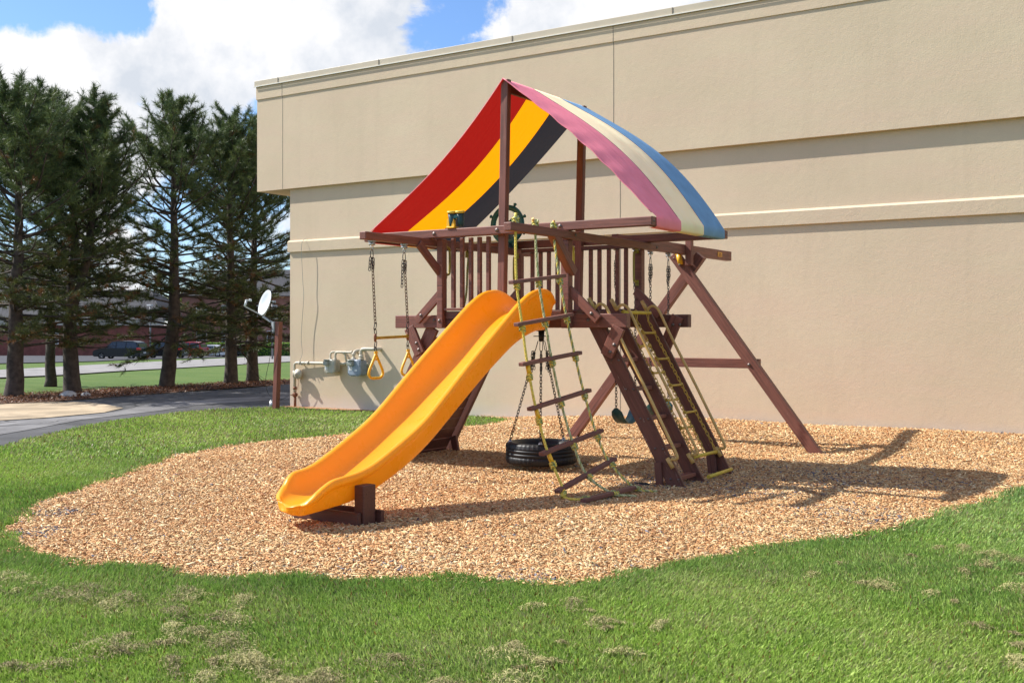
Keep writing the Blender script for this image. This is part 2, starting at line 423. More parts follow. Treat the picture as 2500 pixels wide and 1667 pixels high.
FARROAD = [camxy(-300, 33.5), camxy(0, 35.8), camxy(150, 39.5), camxy(319, 48), camxy(450, 55), camxy(600, 68), camxy(707, 80), camxy(900, 120), camxy(1100, 170), camxy(900, 190), camxy(707, 170), camxy(600, 122), camxy(400, 83), camxy(285, 70), camxy(0, 49), camxy(-300, 42)]
LOT = [camxy(-500, 60), camxy(0, 70), camxy(230, 82), camxy(300, 92), camxy(480, 108), camxy(600, 135), camxy(707, 175), camxy(900, 215), camxy(0, 215), camxy(-500, 215)]
def sheet(name, poly, zoff, mat, step=None, zf=gz, border=None):
    pts = [Vector(p) for p in poly]; n = len(pts)
    if step:
        xs = [p[0] for p in poly]; ys = [p[1] for p in poly]
        X, Y = np.meshgrid(np.arange(min(xs), max(xs), step), np.arange(min(ys), max(ys), step))
        X = X.ravel()+rng.uniform(-.2, .2, X.size)*step; Y = Y.ravel()+rng.uniform(-.2, .2, Y.size)*step
        k = inpoly(X, Y, poly); pts += [Vector((a, b)) for a, b in zip(X[k], Y[k])]
    vs, es, fs, *_ = delaunay_2d_cdt(pts, [(i, (i+1) % n) for i in range(n)], [list(range(n))], 1, 1e-5)
    me = bpy.data.meshes.new(name); me.from_pydata([(v.x, v.y, zf(v.x, v.y)+zoff) for v in vs], [], [tuple(f) for f in fs]); me.update()
    if sum(p.normal.z for p in me.polygons) < 0: me.flip_normals()
    smooth(me)
    return obj(name, me, mat)
def inpoly(x, y, poly):
    x = np.asarray(x); y = np.asarray(y); k = np.zeros(x.shape, bool); n = len(poly)
    for i in range(n):
        x0, y0 = poly[i]; x1, y1 = poly[(i+1) % n]
        c = ((y0 > y) != (y1 > y)); xi = (x1-x0)*(y-y0)/((y1-y0) if y1 != y0 else 1e-9)+x0
        k ^= c & (x < xi)
    return k
def distpoly(x, y, poly, open_=False):
    d = np.full(np.shape(x), 1e9); n = len(poly)
    for i in range(n-1 if open_ else n):
        x0, y0 = poly[i]; x1, y1 = poly[(i+1) % n]; vx, vy = x1-x0, y1-y0
        t = np.clip(((x-x0)*vx+(y-y0)*vy)/(vx*vx+vy*vy+1e-12), 0, 1); d = np.minimum(d, np.hypot(x-x0-t*vx, y-y0-t*vy))
    return d

def lawn_mat():
    t = NT('lawn_soil_and_turf'); v = t.mapv(); n = t.noise(v, 1.1, 6, .6); m = t.noise(v, 38, 5, .7); big = t.noise(v, .16, 3)
    c = t.ramp(m, [(.3, (.035, .080, .010)), (.5, (.070, .130, .018)), (.72, (.12, .185, .030))])
    c = t.mix(t.ramp(n, [(.35, 0.0), (.7, .5)]), c, (.13, .17, .035)); c = t.mix(t.ramp(big, [(.4, 0.0), (.65, .35)]), c, (.06, .125, .018)); fs_ = t.noise(t.mapv((.25, 1.1, 1)), 1.0, 4); c = t.mix(t.ramp(fs_, [(.45, 0.0), (.6, .35)]), c, (.15, .19, .045))
    t.bump(m, .6, .03); return t.set(c, .8, spec=.2)
M['lawn'] = lawn_mat()
def asphalt(name, c, cracks=True):
    t = NT(name); v = t.mapv(); n = t.noise(v, .9, 6, .65, .6); g = t.noise(v, 90, 3, .6)
    col = t.ramp(n, [(.32, tuple(x*.62 for x in c)), (.5, c), (.68, tuple(x*1.5 for x in c))])
    col = t.mix(t.ramp(g, [(.35, .35), (.65, 0.0)]), col, tuple(x*.5 for x in c))
    if cracks:
        vo = t.node('ShaderNodeTexVoronoi', feature='DISTANCE_TO_EDGE'); vo.inputs['Scale'].default_value = .45
        dv = t.node('ShaderNodeVectorMath', operation='ADD'); nn = t.node('ShaderNodeTexNoise'); nn.inputs['Scale'].default_value = 1.3; t.l.new(v, nn.inputs[0]); t.l.new(v, dv.inputs[0]); t.l.new(nn.outputs[1], dv.inputs[1]); t.l.new(dv.outputs[0], vo.inputs['Vector'])
        col = t.mix(t.ramp(vo.outputs[0], [(.006, .8), (.014, 0.0)]), col, (.02, .02, .02))
        st = t.noise(t.mapv((.9, .25, 1)), 2.5, 6, .7); col = t.mix(t.ramp(st, [(.58, 0.0), (.66, .5)]), col, tuple(x*1.9 for x in c))
    t.bump(g, .3, .004); return t.set(col, .85, spec=.3)
M['asphalt'] = asphalt('asphalt_drive', (.082, .081, .083))
M['asphalt_pale'] = asphalt('asphalt_pale', (.17, .165, .165))
M['concrete'] = asphalt('concrete_road', (.27, .255, .24), False)
M['lot'] = asphalt('lot_asphalt', (.065, .065, .07), False)
M['pad'] = asphalt('sandy_concrete', (.42, .33, .22), False)
M['needles'] = simple('needle_litter', (.115, .055, .030), .9, var=.6, scale=14, bump=.8)
def mulch_base():
    t = NT('mulch_bed'); v = t.mapv(); n = t.noise(v, 45, 6, .7, .8); b = t.noise(v, .8, 4)
    c = t.ramp(n, [(.3, (.16, .075, .035)), (.5, (.42, .225, .11)), (.7, (.62, .38, .21))]); c = t.mix(t.ramp(b, [(.35, 0.0), (.7, .3)]), c, (.50, .26, .13))
    t.bump(n, .9, .03); return t.set(c, .85, spec=.25)
M['mulch'] = mulch_base()

def ground_sheet():
    Ds = [-300, -60, -5, 30, 60, 100, 200, 300, 800, 3000]; Xs = [-3000, -600, -100, -30, 0, 30, 100, 600, 3000]
    V = []; F = []
    for D in Ds:
        for X in Xs:
            x = .8357*X-.5492*D; y = .5492*X+.8357*D; V.append((x, y, gz(x, y)))
    w = len(Xs)
    for i in range(len(Ds)-1):
        for j in range(w-1): F.append((i*w+j, i*w+j+1, (i+1)*w+j+1, (i+1)*w+j))
    me = bpy.data.meshes.new('ground'); me.from_pydata(V, [], F); me.update(); return obj('ground', me, M['lawn'])
tag(ground_sheet(), kind='structure')
tag(sheet('drive', ROAD, .012, M['asphalt'], 3.0), kind='structure')
tag(sheet('drive_patch', PALE, .018, M['asphalt_pale']), kind='structure')
tag(sheet('concrete_apron', PAD, .022, M['pad']), kind='structure')
tag(sheet('road', FARROAD, .05, M['concrete'], 12.0), kind='structure')
tag(sheet('parking_lot', LOT, .06, M['lot'], 15.0), kind='structure')
nl = sheet('needle_bed', NEEDLES, .03, M['needles'], .35, zf=lambda x, y: gz(x, y)+.03*math.sin(x*7)*math.sin(y*5.3))
tag(nl, kind='structure')
tag(sheet('mulch_bed', BED, .012, M['mulch'], .22, zf=bedz), kind='structure')
tag(sheet('mulch_strip', STRIP, .012, M['mulch'], .25, zf=lambda x, y: .02), kind='structure')

# --- wood chips (nobody could count them)
def chips():
    N = 600000
    D = 5.2+(rng.random(N)**1.25)*13.5; X = (rng.random(N)*1.16-.56)*D*.97; x = .8357*X-.5492*D; y = .5492*X+.8357*D
    k1 = inpoly(x, y, BED); k2 = inpoly(x, y, STRIP); de = distpoly(x, y, BED)
    k = ((k1) | k2 | ((de < .10) & (rng.random(N) < .45*(1-de/.10)))) & (y < 15.33)
    keep = rng.random(N) < np.clip(1.15-(D-6)*.02, .5, 1); k &= keep
    x, y, D, k1, de = x[k], y[k], D[k], k1[k], de[k]; n = len(x)
    L = rng.gamma(2.4, .0072, n)+.008; L = np.clip(L, .008, .085); W = L*rng.uniform(.12, .36, n); W = np.clip(W, .003, .014); sc = 1+np.clip(D-8, 0, 10)*.035
    L *= sc; W *= sc; H = rng.uniform(.0018, .005, n)*sc
    yaw = rng.uniform(0, 2*np.pi, n); pit = rng.normal(0, .30, n); rol = rng.normal(0, .38, n)
    ux = np.stack([np.cos(yaw)*np.cos(pit), np.sin(yaw)*np.cos(pit), np.sin(pit)], 1)
    vy = np.stack([-np.sin(yaw), np.cos(yaw), np.zeros(n)], 1); up = np.cross(ux, vy)
    v2 = vy*np.cos(rol)[:, None]+up*np.sin(rol)[:, None]; u2 = np.cross(ux, v2)
    z = np.where(k1, bedz_np(x, y), np.where(y > 15, .02, 0.0))+.016+rng.random(n)*.016
    c = np.stack([x, y, z], 1)
    tp = rng.uniform(.45, 1, n)[:, None]
    l = (L/2)[:, None]*ux; w = (W/2)[:, None]*v2; h = (H/2)[:, None]*u2; bow = (L*rng.uniform(-.10, .14, n))[:, None]*u2*.5
    P = np.stack([c-l-w*tp-h, c+l-w-h, c+l+w*tp-h, c-l+w-h, c-l-w*tp+h, c+l-w+h+bow, c+l+w*tp+h, c-l+w+h+bow], 1).reshape(-1, 3)
    q = np.array([[4, 5, 6, 7], [0, 1, 5, 4], [1, 2, 6, 5], [2, 3, 7, 6], [3, 0, 4, 7]]); F = (np.arange(n)[:, None, None]*8+q[None]).reshape(-1, 4)
    pal = np.array([(.68, .42, .22), (.76, .53, .31), (.56, .29, .135), (.83, .66, .44), (.62, .35, .175), (.46, .22, .10), (.33, .15, .07), (.16, .12, .10), (.66, .55, .30)])
    pr = np.array([.24, .19, .17, .11, .14, .075, .04, .015, .02]); pr /= pr.sum()
    ci = rng.choice(len(pal), n, p=pr)
    # scraps of dark weed cloth show through in a few worn spots
    for (wx, wy, wr, am) in [(-7.25, 4.75, .22, .30), (-7.9, 5.35, .2, .35), (-3.5, 5.50, .22, .16), (-4.4, 5.05, .3, .06), (-3.9, 10.2, 1.1, .10), (-2.9, 10.9, .9, .10), (-4.8, 9.5, .6, .10), (-2.6, 8.8, .5, .12)]:
        k = (np.hypot(x-wx, y-wy) < wr) & (rng.random(n) < am); ci[k] = 7
    col = pal[ci]*rng.uniform(.82, 1.14, n)[:, None]
    patch = (.5+.5*np.sin(x*1.3+np.sin(y*.9)*2)*np.sin(y*1.1+1))[:, None]; p2 = (.5+.5*np.sin(x*2.9+1.5*np.sin(y*2.2)+1)*np.sin(y*3.3+np.sin(x*1.7)))[:, None]; col = col*np.array([[1.0, 1.03, .93]])*(1-.10*patch)*(1-p2*np.array([[.02, .10, .16]]))
    col = np.where((ci == 7)[:, None], np.array([[.10, .10, .12]])*rng.uniform(.4, 2.2, (n, 1)), col)
    me = npmesh('wood_chips', P, F, 4, np.repeat(np.clip(col, 0, 1), 8, 0))
    t = NT('wood_chip'); at = t.node('ShaderNodeVertexColor'); at.layer_name = 'Col'; t.set(at.outputs[0], .75, spec=.3)
    return tag(obj('wood_chips', me, t.m), 'tan and orange wood chips covering the play bed', 'wood chips', kind='stuff')
chips()

# --- grass blades
def grass():
    def field(x, y, s, ph): return np.sin(x*s+ph+1.7*np.sin(y*s*.7+ph))*np.sin(y*s*1.13+ph*2+1.3*np.sin(x*s*.6))
    parts = []
    for N, d0, d1, wd, ln in [(520000, 4.3, 7.6, .0031, .046), (420000, 7.6, 12.5, .0038, .047), (330000, 12.5, 23, .0075, .055)]:
        D = np.sqrt(rng.random(N)*(d1*d1-d0*d0)+d0*d0); X = (rng.random(N)*1.16-.58)*D*.99
        x = .8357*X-.5492*D; y = .5492*X+.8357*D
        inb = inpoly(x, y, BED) | inpoly(x, y, STRIP); inr = inpoly(x, y, ROAD)
        db = distpoly(x, y, BED); dr = distpoly(x, y, ROAD)
        jag = .05+.07*field(x, y, 7, 0)+.05*field(x, y, 23, 2)
        k = (~inb | (db < np.clip(jag, 0, .14))) & ~inr & (y < 15.30) & (x > -16.2)
        x, y, D, db, dr = x[k], y[k], D[k], db[k], dr[k]
        parts.append((x, y, D, db, dr, np.full(len(x), wd), np.full(len(x), ln)))
    x, y, D, db, dr, wd, ln = [np.concatenate(a) for a in zip(*parts)]; n = len(x)
    dry = np.clip(field(x, y, 1.5, 1.0)*.55+field(x, y, 5.2, 3)*.6+field(x, y, 14, .7)*.45, -1, 1)
    dark = np.clip(field(x, y, .9, 5.0)*.6+field(x, y, 3.1, 1)*.5, -1, 1)
    edge = np.exp(-db/np.where(D < 8.5, .38, .20))
    L = ln*rng.uniform(.55, 1.25, n)*(1+.45*edge*(.6+.8*field(x, y, 5, 4)))*(1+.18*dark); W = wd*rng.uniform(.7, 1.4, n)
    yaw = rng.uniform(0, 2*np.pi, n); comb = field(x, y, .8, 9)*2.5
    lean = rng.gamma(2.0, .20, n)+.08
    dx = np.cos(yaw)*lean+.30*np.cos(comb); dy = np.sin(yaw)*lean+.30*np.sin(comb)
    nn = np.sqrt(dx*dx+dy*dy+1); d1 = np.stack([dx*.55, dy*.55, np.ones(n)], 1); d1 /= np.linalg.norm(d1, axis=1)[:, None]
    d2 = np.stack([dx*1.5, dy*1.5, np.full(n, .75)], 1); d2 /= np.linalg.norm(d2, axis=1)[:, None]
    s = np.stack([-np.sin(yaw), np.cos(yaw), np.zeros(n)], 1); fr = np.stack([rng.normal(0, .5, n), rng.normal(0, .5, n), np.zeros(n)], 1); s = s+fr; s /= np.linalg.norm(s, axis=1)[:, None]
    b = np.stack([x, y, gz_np(x, y)-.002], 1); m = b+d1*(L*.55)[:, None]; tip = m+d2*(L*.5)[:, None]
    P = np.stack([b, m+s*W[:, None]/1.0, tip, m-s*W[:, None]/1.0], 1).reshape(-1, 3); F = np.arange(n*4).reshape(-1, 4)
    base = np.array([.30, .455, .070]); yel = np.array([.62, .63, .25]); drk = np.array([.115, .24, .045]); straw = np.array([.40, .35, .19]); bl = np.array([.24, .40, .20])
    col = base[None]*np.ones((n, 1)); 
    a = np.clip(.33+.33*dry+rng.normal(0, .2, n), 0, 1)[:, None]; col = col*(1-a*.55)+yel*a*.55
    a = np.clip(.25+.5*dark+.55*edge+rng.normal(0, .2, n), 0, 1)[:, None]; col = col*(1-a*.75)+drk*a*.75
    right = np.clip((x+4.2)/3, 0, 1)*np.clip((D-5)/3, 0, 1); a = (right*.45*rng.random(n))[:, None]; col = col*(1-a)+bl*a
    pst = np.clip(.055+.12*np.clip(dry, 0, 1)+.17*np.clip((D-10)/6, 0, 1), 0, .4); k = rng.random(n) < pst; col[k] = straw*rng.uniform(.6, 1.1, (k.sum(), 1))
    k = rng.random(n) < .02; col[k] = np.array([.22, .09, .03])
    col *= rng.uniform(.55, 1.35, n)[:, None]
    vc = np.repeat(np.clip(col, 0, 1), 4, 0)
    me = npmesh('grass', P, F, 4, vc); smooth(me)
    t = NT('grass_blade'); at = t.node('ShaderNodeVertexColor'); at.layer_name = 'Col'; t.set(at.outputs[0], .5, spec=.25)
    tr = t.node('ShaderNodeBsdfTranslucent'); t.l.new(at.outputs[0], tr.inputs[0]); ms = t.node('ShaderNodeMixShader'); ms.inputs[0].default_value = .35
    t.l.new(t.b.outputs[0], ms.inputs[1]); t.l.new(tr.outputs[0], ms.inputs[2]); t.l.new(ms.outputs[0], t.out.inputs[0])
    tag(obj('grass', me, t.m), 'mown green lawn grass around the play bed', 'grass', kind='stuff')
    # dead thatch left by the mower, in loose tufts
    cl = []
    for i in range(360):
        D0 = 4.4+random.random()**.8*3.4; X0 = (random.random()*1.1-.55)*D0*.96; cx = .8357*X0-.5492*D0; cy = .5492*X0+.8357*D0
        if X0 > .12*D0 and random.random() < .62: continue
        if inpoly(np.array([cx]), np.array([cy]), BED)[0] or distpoly(np.array([cx]), np.array([cy]), BED)[0] < .5: continue
        if math.sin(cx*1.9+2)*math.sin(cy*2.3+1) < -.25: continue
        r = random.uniform(.02, .10)*(1.25 if X0 < 0 else .8); cl.append((cx, cy, r, int(3600*r)+60))
    xs = []; 
    for cx, cy, r, k in cl:
        e = random.uniform(.4, 1); th = random.random()*3; u = rng.normal(0, r, k); v = rng.normal(0, r*e*.6, k); hh = rng.random(k)*np.exp(-(u*u+v*v)/(r*r))*r*.55+.032
        xs.append(np.stack([cx+u*math.cos(th)-v*math.sin(th), cy+u*math.sin(th)+v*math.cos(th), hh, np.full(k, random.random())], 1))
    A = np.concatenate(xs); n = len(A); L = rng.uniform(.012, .045, n); W = .0013; yaw = rng.uniform(0, 6.28, n); pit = rng.normal(.1, .45, n)
    d = np.stack([np.cos(yaw)*np.cos(pit), np.sin(yaw)*np.cos(pit), np.sin(pit)], 1)*L[:, None]; s = np.stack([-np.sin(yaw), np.cos(yaw), rng.normal(0, .5, n)], 1)*W
    c = A[:, :3]; bow = np.stack([np.zeros(n), np.zeros(n), L*.2], 1)
    P = np.stack([c-d/2, c+bow-s, c+d/2, c+bow+s], 1).reshape(-1, 3); F = np.arange(n*4).reshape(-1, 4)
    col = np.array([.43, .36, .17])*rng.uniform(.4, 1.25, n)[:, None]*(.6+.6*A[:, 3:4]); col[:, 1] *= 1+.08*A[:, 3]
    me = npmesh('dry_grass', P, F, 4, np.repeat(np.clip(col, 0, 1), 4, 0))
    t = NT('straw'); at = t.node('ShaderNodeVertexColor'); at.layer_name = 'Col'; t.set(at.outputs[0], .7, spec=.2)
    tag(obj('dry_grass', me, t.m), 'dead tan thatch lying in loose tufts on the lawn', 'dry grass', kind='stuff')
grass()

# ------------------------------------------------------------------ building
def stucco():
    t = NT('stucco'); v = t.mapv(src='Object'); f = t.noise(v, 55, 4, .62); m = t.noise(v, .55, 5, .6); fl = t.noise(t.mapv((.5, 1, 3.5)), 1.2, 5, .65); dr = t.noise(t.mapv((5, 5, .35)), 1.0, 4, .6)
    c = t.ramp(m, [(.3, (.62, .50, .350)), (.7, (.70, .572, .405))])
    c = t.mix(t.ramp(fl, [(.42, 0.0), (.70, .40)]), c, (.70, .51, .385)); c = t.mix(t.ramp(dr, [(.52, 0.0), (.75, .13)]), c, (.44, .36, .25))
    c = t.mix(t.ramp(f, [(.3, .16), (.7, 0.0)]), c, (.44, .35, .24))
    g = t.node('ShaderNodeNewGeometry'); sep = t.node('ShaderNodeSeparateXYZ'); t.l.new(g.outputs['Position'], sep.inputs[0])
    zz = t.math('ADD', sep.outputs[2], t.math('MULTIPLY', t.noise(v, 3, 4), .25))
    c = t.mix(t.ramp(zz, [(.20, .75), (.42, 0.0)]), c, (.60, .53, .45))
    ad = t.math('ADD', f, t.math('MULTIPLY', t.noise(v, 14, 3), .8)); t.bump(ad, .27, .010); return t.set(c, .88, spec=.2)
M['stucco'] = stucco()
M['cap'] = simple('painted_cap', (.55, .47, .345), .45, var=.05, scale=3)
M['cap_edge'] = simple('cap_drip_edge', (.80, .76, .66), .4, var=.03, scale=3)
M['joint'] = simple('sealant_joint', (.20, .17, .13), .8)
bl = empty('building', (-15.25, 15.35, 0))
tag(bl, 'long windowless tan stucco building with projecting upper band behind the playset', 'building')
box('lower_wall', -15.25, 22, 15.35, 40, -.6, 4.232, M['stucco'], bl, 0)
bm = bmesh.new(); bm_box(bm, -16.06, 22, 15.26, 40.6, 4.234, 6.298, .0); ub = from_bm('upper_wall', bm, M['stucco'], bl)
bm = bmesh.new(); bm_box(bm, -16.075, 22, 15.243, 15.30, 6.042, 6.292, .004); bm_box(bm, -16.075, -16.03, 15.301, 40.6, 6.042, 6.292, .004); from_bm('fascia_band', bm, M['stucco'], bl)
cap = None
bm = bmesh.new(); bm_box(bm, -16.10, 22, 15.222, 40.7, 6.302, 6.412, .004); cap = from_bm('roof_cap', bm, M['cap'], bl)
bm = bmesh.new(); bm_box(bm, -16.106, 22, 15.208, 15.220, 6.290, 6.306, .0); from_bm('drip_edge', bm, M['cap_edge'], cap)
bm = bmesh.new()
for x in (-15.45, -12.9, -10.0, -7.08, -4.1): box('cap_seam', x-.008, x+.008, 15.216, 15.2215, 6.31, 6.408, M['joint'], cap, 0)
bm = bmesh.new(); pr = [(-.045, 3.205), (-.040, 3.015), (-.030, 3.008), (.01, 3.008), (.01, 3.240), (0, 3.240)]
for s_ in (-15.25, 22):
    pass
vl = [bm.verts.new((-15.28, 15.35+a, z)) for a, z in pr]; vr = [bm.verts.new((22, 15.35+a, z)) for a, z in pr]
for i in range(len(pr)): bm.faces.new((vl[i], vl[(i+1) % 6], vr[(i+1) % 6], vr[i]))
bm.faces.new(vl[::-1]); bm.faces.new(vr); bmesh.ops.recalc_face_normals(bm, faces=bm.faces)
from_bm('wall_ledge', bm, M['stucco'], bl)
for x, y, z0, z1 in ((-15.36, 15.258, 4.24, 6.04), (-8.11, 15.258, 4.24, 6.04), (-8.04, 15.348, .05, 3.0), (-8.04, 15.348, 3.245, 4.2), (-15.36, 15.241, 6.045, 6.288), (-8.11, 15.241, 6.045, 6.288)):
    box('expansion_joint', x-.005, x+.005, y, y+.006, z0, z1, M['joint'], bl, 0)


# ------------------------------------------------------------------ things on and by the wall
M['pipe'] = simple('painted_gas_pipe', (.52, .47, .37), .5, var=.12, scale=12, bump=.15)
M['meter_tan'] = simple('meter_paint_tan', (.46, .43, .35), .5, var=.12, scale=12, bump=.15)
M['meter_blue'] = simple('meter_paint_blue_grey', (.24, .29, .36), .5, var=.28, scale=16, bump=.2)
M['meter_grey'] = simple('index_box_grey', (.33, .34, .30), .45)
M['paper'] = simple('white_sticker', (.8, .8, .8), .5, var=.03)
M['dark_mark'] = simple('dark_print', (.05, .06, .08), .5)
M['rust'] = simple('rusty_fitting', (.22, .085, .04), .7, var=.4, scale=30)
def elbow(bm, p, r, seg=12): bmesh.ops.create_uvsphere(bm, u_segments=seg, v_segments=8, radius=r, matrix=Matrix.Translation(p))
gp = empty('gas_piping', (-15.0, 15.2, 0)); tag(gp, 'cream gas pipe run from the ground along the wall corner', 'gas pipe')
Y = 15.18
bm = bmesh.new()
bm_tube(bm, [(-14.98, Y, .30), (-14.99, Y, .80), (-14.985, Y, .845), (-14.955, Y, .868), (-14.90, Y, .873), (-14.2, Y+.02, .873), (-13.2, Y+.04, .875), (-13.15, 15.36, .875)], .028, 12)
for x in (-14.84, -14.63, -13.56): bm_cyl(bm, (x-.025, Y, .873), (x+.025, Y, .873), .037)
for x in (-14.80, -13.62): bm_box(bm, x-.012, x+.012, Y-.03, 15.352, .83, .845)
bm_cyl(bm, (-14.985, Y, .60), (-14.985, Y, .72), .04); from_bm('pipe', bm, M['pipe'], gp)
bm = bmesh.new(); bm_cyl(bm, (-14.975, Y, -.05), (-14.98, Y, .30), .026); bm_cyl(bm, (-14.98, Y, .22), (-14.98, Y, .29), .045); bm_cyl(bm, (-14.98, Y-.05, .255), (-14.98, Y+.05, .255), .028); bm_cyl(bm, (-14.98, Y, .36), (-14.98, Y, .41), .038)
bm_box(bm, -15.03, -14.96, Y-.075, Y-.06, .245, .265, .003); from_bm('shutoff_valve', bm, M['rust'], gp)
bm = bmesh.new(); revolve(bm, [(.001, -.075), (.030, -.075), (.034, -.045), (.075, -.035), (.098, -.012), (.098, .012), (.07, .03), (.03, .05), (.001, .05)], (-14.87, Y-.03, .66), 'Y', 24, closed=False)
bm_cyl(bm, (-14.99, Y, .66), (-14.87, Y, .66), .028); from_bm('regulator', bm, M['pipe'], gp)
tube('vent_line', [(-14.86, Y-.06, .60), (-14.83, Y-.05, .50), (-14.90, Y-.04, .33), (-14.97, Y-.05, .24)], .004, M['rust'], gp, 5, 5)

def meter(x0, x1, z0, z1, y0, y1, mb, label, rise, hy):
    t = empty('gas_meter', ((x0+x1)/2, y1, z0)); tag(t, label, 'gas meter', 'gas meters on the tan wall')
    bm = bmesh.new(); n = 14; d = (y1-y0); cx = (x0+x1)/2; hw = (x1-x0)/2; cz = (z0+z1)/2; hz = (z1-z0)/2
    prof = []
    for k in range(28):
        a = 2*math.pi*k/28; c, s = math.cos(a), math.sin(a); p = 4.5 if s < 0 else 7
        prof.append((cx+hw*math.copysign(abs(c)**(2/p), c), cz+hz*math.copysign(abs(s)**(2/p), s)))
    rings = []
    for yy, sc in ((y0, .82), (y0+.012, .97), (y0+.03, 1.0), (y0+.045, 1.0), (y0+.047, .95), (y1-.04, .95), (y1-.01, .86), (y1, .7)):
        rings.append([bm.verts.new((cx+(a-cx)*sc, yy, cz+(b-cz)*sc)) for a, b in prof])
    for i in range(len(rings)-1):
        for k in range(28): bm.faces.new((rings[i][k], rings[i][(k+1) % 28], rings[i+1][(k+1) % 28], rings[i+1][k])).smooth = True
    bm.faces.new(rings[0]); bm.faces.new(rings[-1][::-1])
    bmesh.ops.recalc_face_normals(bm, faces=bm.faces)
    for k in range(0, 28, 2):
        a, b = prof[k]; bm_cyl(bm, (cx+(a-cx)*.93, y0+.012, cz+(b-cz)*.93), (cx+(a-cx)*.93, y0+.0, cz+(b-cz)*.93), .008, 6)
    from_bm('meter_body', bm, mb, t)
    bm = bmesh.new(); iw = hw*.42; ix = cx-hw*.38; bm_box(bm, ix-iw, ix+iw, y0-.06, y0+.01, z1-.115, z1-.035, .012); bm_box(bm, ix-iw*.8, ix+iw*.8, y0-.064, y0-.058, z1-.10, z1-.055, .0)
    bm_cyl(bm, (ix, y0-.01, z1-.03), (ix, y0-.01, z1-.005), iw*1.05); from_bm('index_box', bm, M['meter_grey'], t)
    bm = bmesh.new(); bm_box(bm, cx-hw*.72, cx-hw*.28, y0-.004, y0-.0005, z1-.20, z1-.125); from_bm('sticker', bm, M['paper'], t)
    bm = bmesh.new()
    for q in range(3): bm_box(bm, cx-hw*(.68-.05*q), cx-hw*.36, y0-.0065, y0-.0045, z1-.142-.02*q, z1-.136-.02*q)
    from_bm('print', bm, M['dark_mark'], t)
    return t, cx, hw
t1, cx1, hw1 = meter(-14.06, -13.80, .690, .960, 15.00, 15.20, M['meter_tan'], 'tan gas meter on the left side of the pair of wall meters', 1.09, 15.1)
t2, cx2, hw2 = meter(-13.46, -13.15, .655, .965, 14.98, 15.20, M['meter_blue'], 'blue grey gas meter on the wall behind the left trapeze ring', 1.12, 15.1)
def riser(t, pts, r, rings_=(), mat='pipe'):
    bm = bmesh.new(); bm_tube(bm, pts, r, 12, 4)
    for a, b, rr in rings_: bm_cyl(bm, a, b, rr)
    from_bm('riser_pipe', bm, M[mat], t)
riser(t1, [(-13.985, 15.1, .955), (-13.985, 15.1, 1.03), (-13.965, 15.1, 1.075), (-13.92, 15.11, 1.092), (-13.80, 15.16, 1.092), (-13.72, 15.30, 1.09), (-13.70, 15.36, 1.09)], .021, [((-13.985, 15.1, .95), (-13.985, 15.1, .975), .032)])
riser(t1, [(-13.865, 15.1, .955), (-13.865, 15.1, 1.03), (-13.845, 15.1, 1.075), (-13.80, 15.1, 1.09), (-13.60, 15.12, 1.09), (-13.47, 15.15, 1.09), (-13.45, 15.36, 1.09)], .022, [((-13.865, 15.1, .95), (-13.865, 15.1, .975), .034), ((-13.50, 15.13, 1.09), (-13.475, 15.14, 1.09), .035)])
riser(t1, [(-13.66, 15.13, 1.085), (-13.66, 15.2, .88)], .022, [((-13.66, 15.2, .87), (-13.66, 15.2, .91), .034), ((-13.66, 15.13, 1.05), (-13.66, 15.13, 1.09), .034)])
riser(t2, [(-13.39, 15.08, .96), (-13.39, 15.08, 1.06), (-13.385, 15.1, 1.10), (-13.36, 15.14, 1.125), (-13.30, 15.2, 1.13), (-13.22, 15.36, 1.13)], .027, [((-13.39, 15.08, .96), (-13.39, 15.08, .995), .044), ((-13.39, 15.08, 1.045), (-13.39, 15.08, 1.075), .04)])
riser(t2, [(-13.33, 15.2, .88), (-13.33, 15.2, 1.11)], .017, [((-13.33, 15.2, 1.09), (-13.33, 15.2, 1.13), .024)])
riser(t2, [(-13.21, 15.08, .96), (-13.21, 15.08, 1.09), (-13.195, 15.08, 1.135), (-13.14, 15.08, 1.155), (-12.98, 15.1, 1.155), (-12.90, 15.14, 1.155), (-12.88, 15.36, 1.155)], .034, [((-13.21, 15.08, .96), (-13.21, 15.08, .99), .052), ((-13.21, 15.08, .99), (-13.21, 15.08, 1.05), .044)])
bm = bmesh.new(); bm_box(bm, -13.28, -13.22, 14.974, 14.979, .75, .785); from_bm('sticker', bm, M['paper'], t2)

for o_ in (gp, t1, t2):
    o_.matrix_basis = Matrix.Translation((-.075, .105, 0)) @ o_.matrix_basis; WM[o_.name] = o_.matrix_basis.copy()
# wire hanging down the wall
wr = tube('wall_wire', [(-14.80, 15.33, 3.27), (-14.83, 15.27, 3.21), (-14.85, 15.25, 3.10), (-14.84, 15.25, 2.83), (-14.82, 15.26, 2.40), (-14.80, 15.26, 2.15), (-14.85, 15.27, 1.70), (-14.875, 15.27, 1.35), (-14.85, 15.27, 1.05), (-14.88, 15.22, .90)], .0045, M['meter_grey'], None, 5, 6)
tag(wr, 'thin grey wire hanging loosely down the left end of the wall', 'wire')
# galvanised stub at the corner
bm = bmesh.new(); bm_cyl(bm, (-15.42, 15.05, 0), (-15.42, 15.05, .13), .06); bm_cyl(bm, (-15.42, 15.05, .13), (-15.42, 15.05, .15), .05); bm_box(bm, -15.36, -15.2, 15.0, 15.1, 0, .05, .005)
tag(from_bm('pipe_cap', bm, M['galv'], recentre=True), 'small grey capped pipe stub at the foot of the building corner', 'pipe cap')

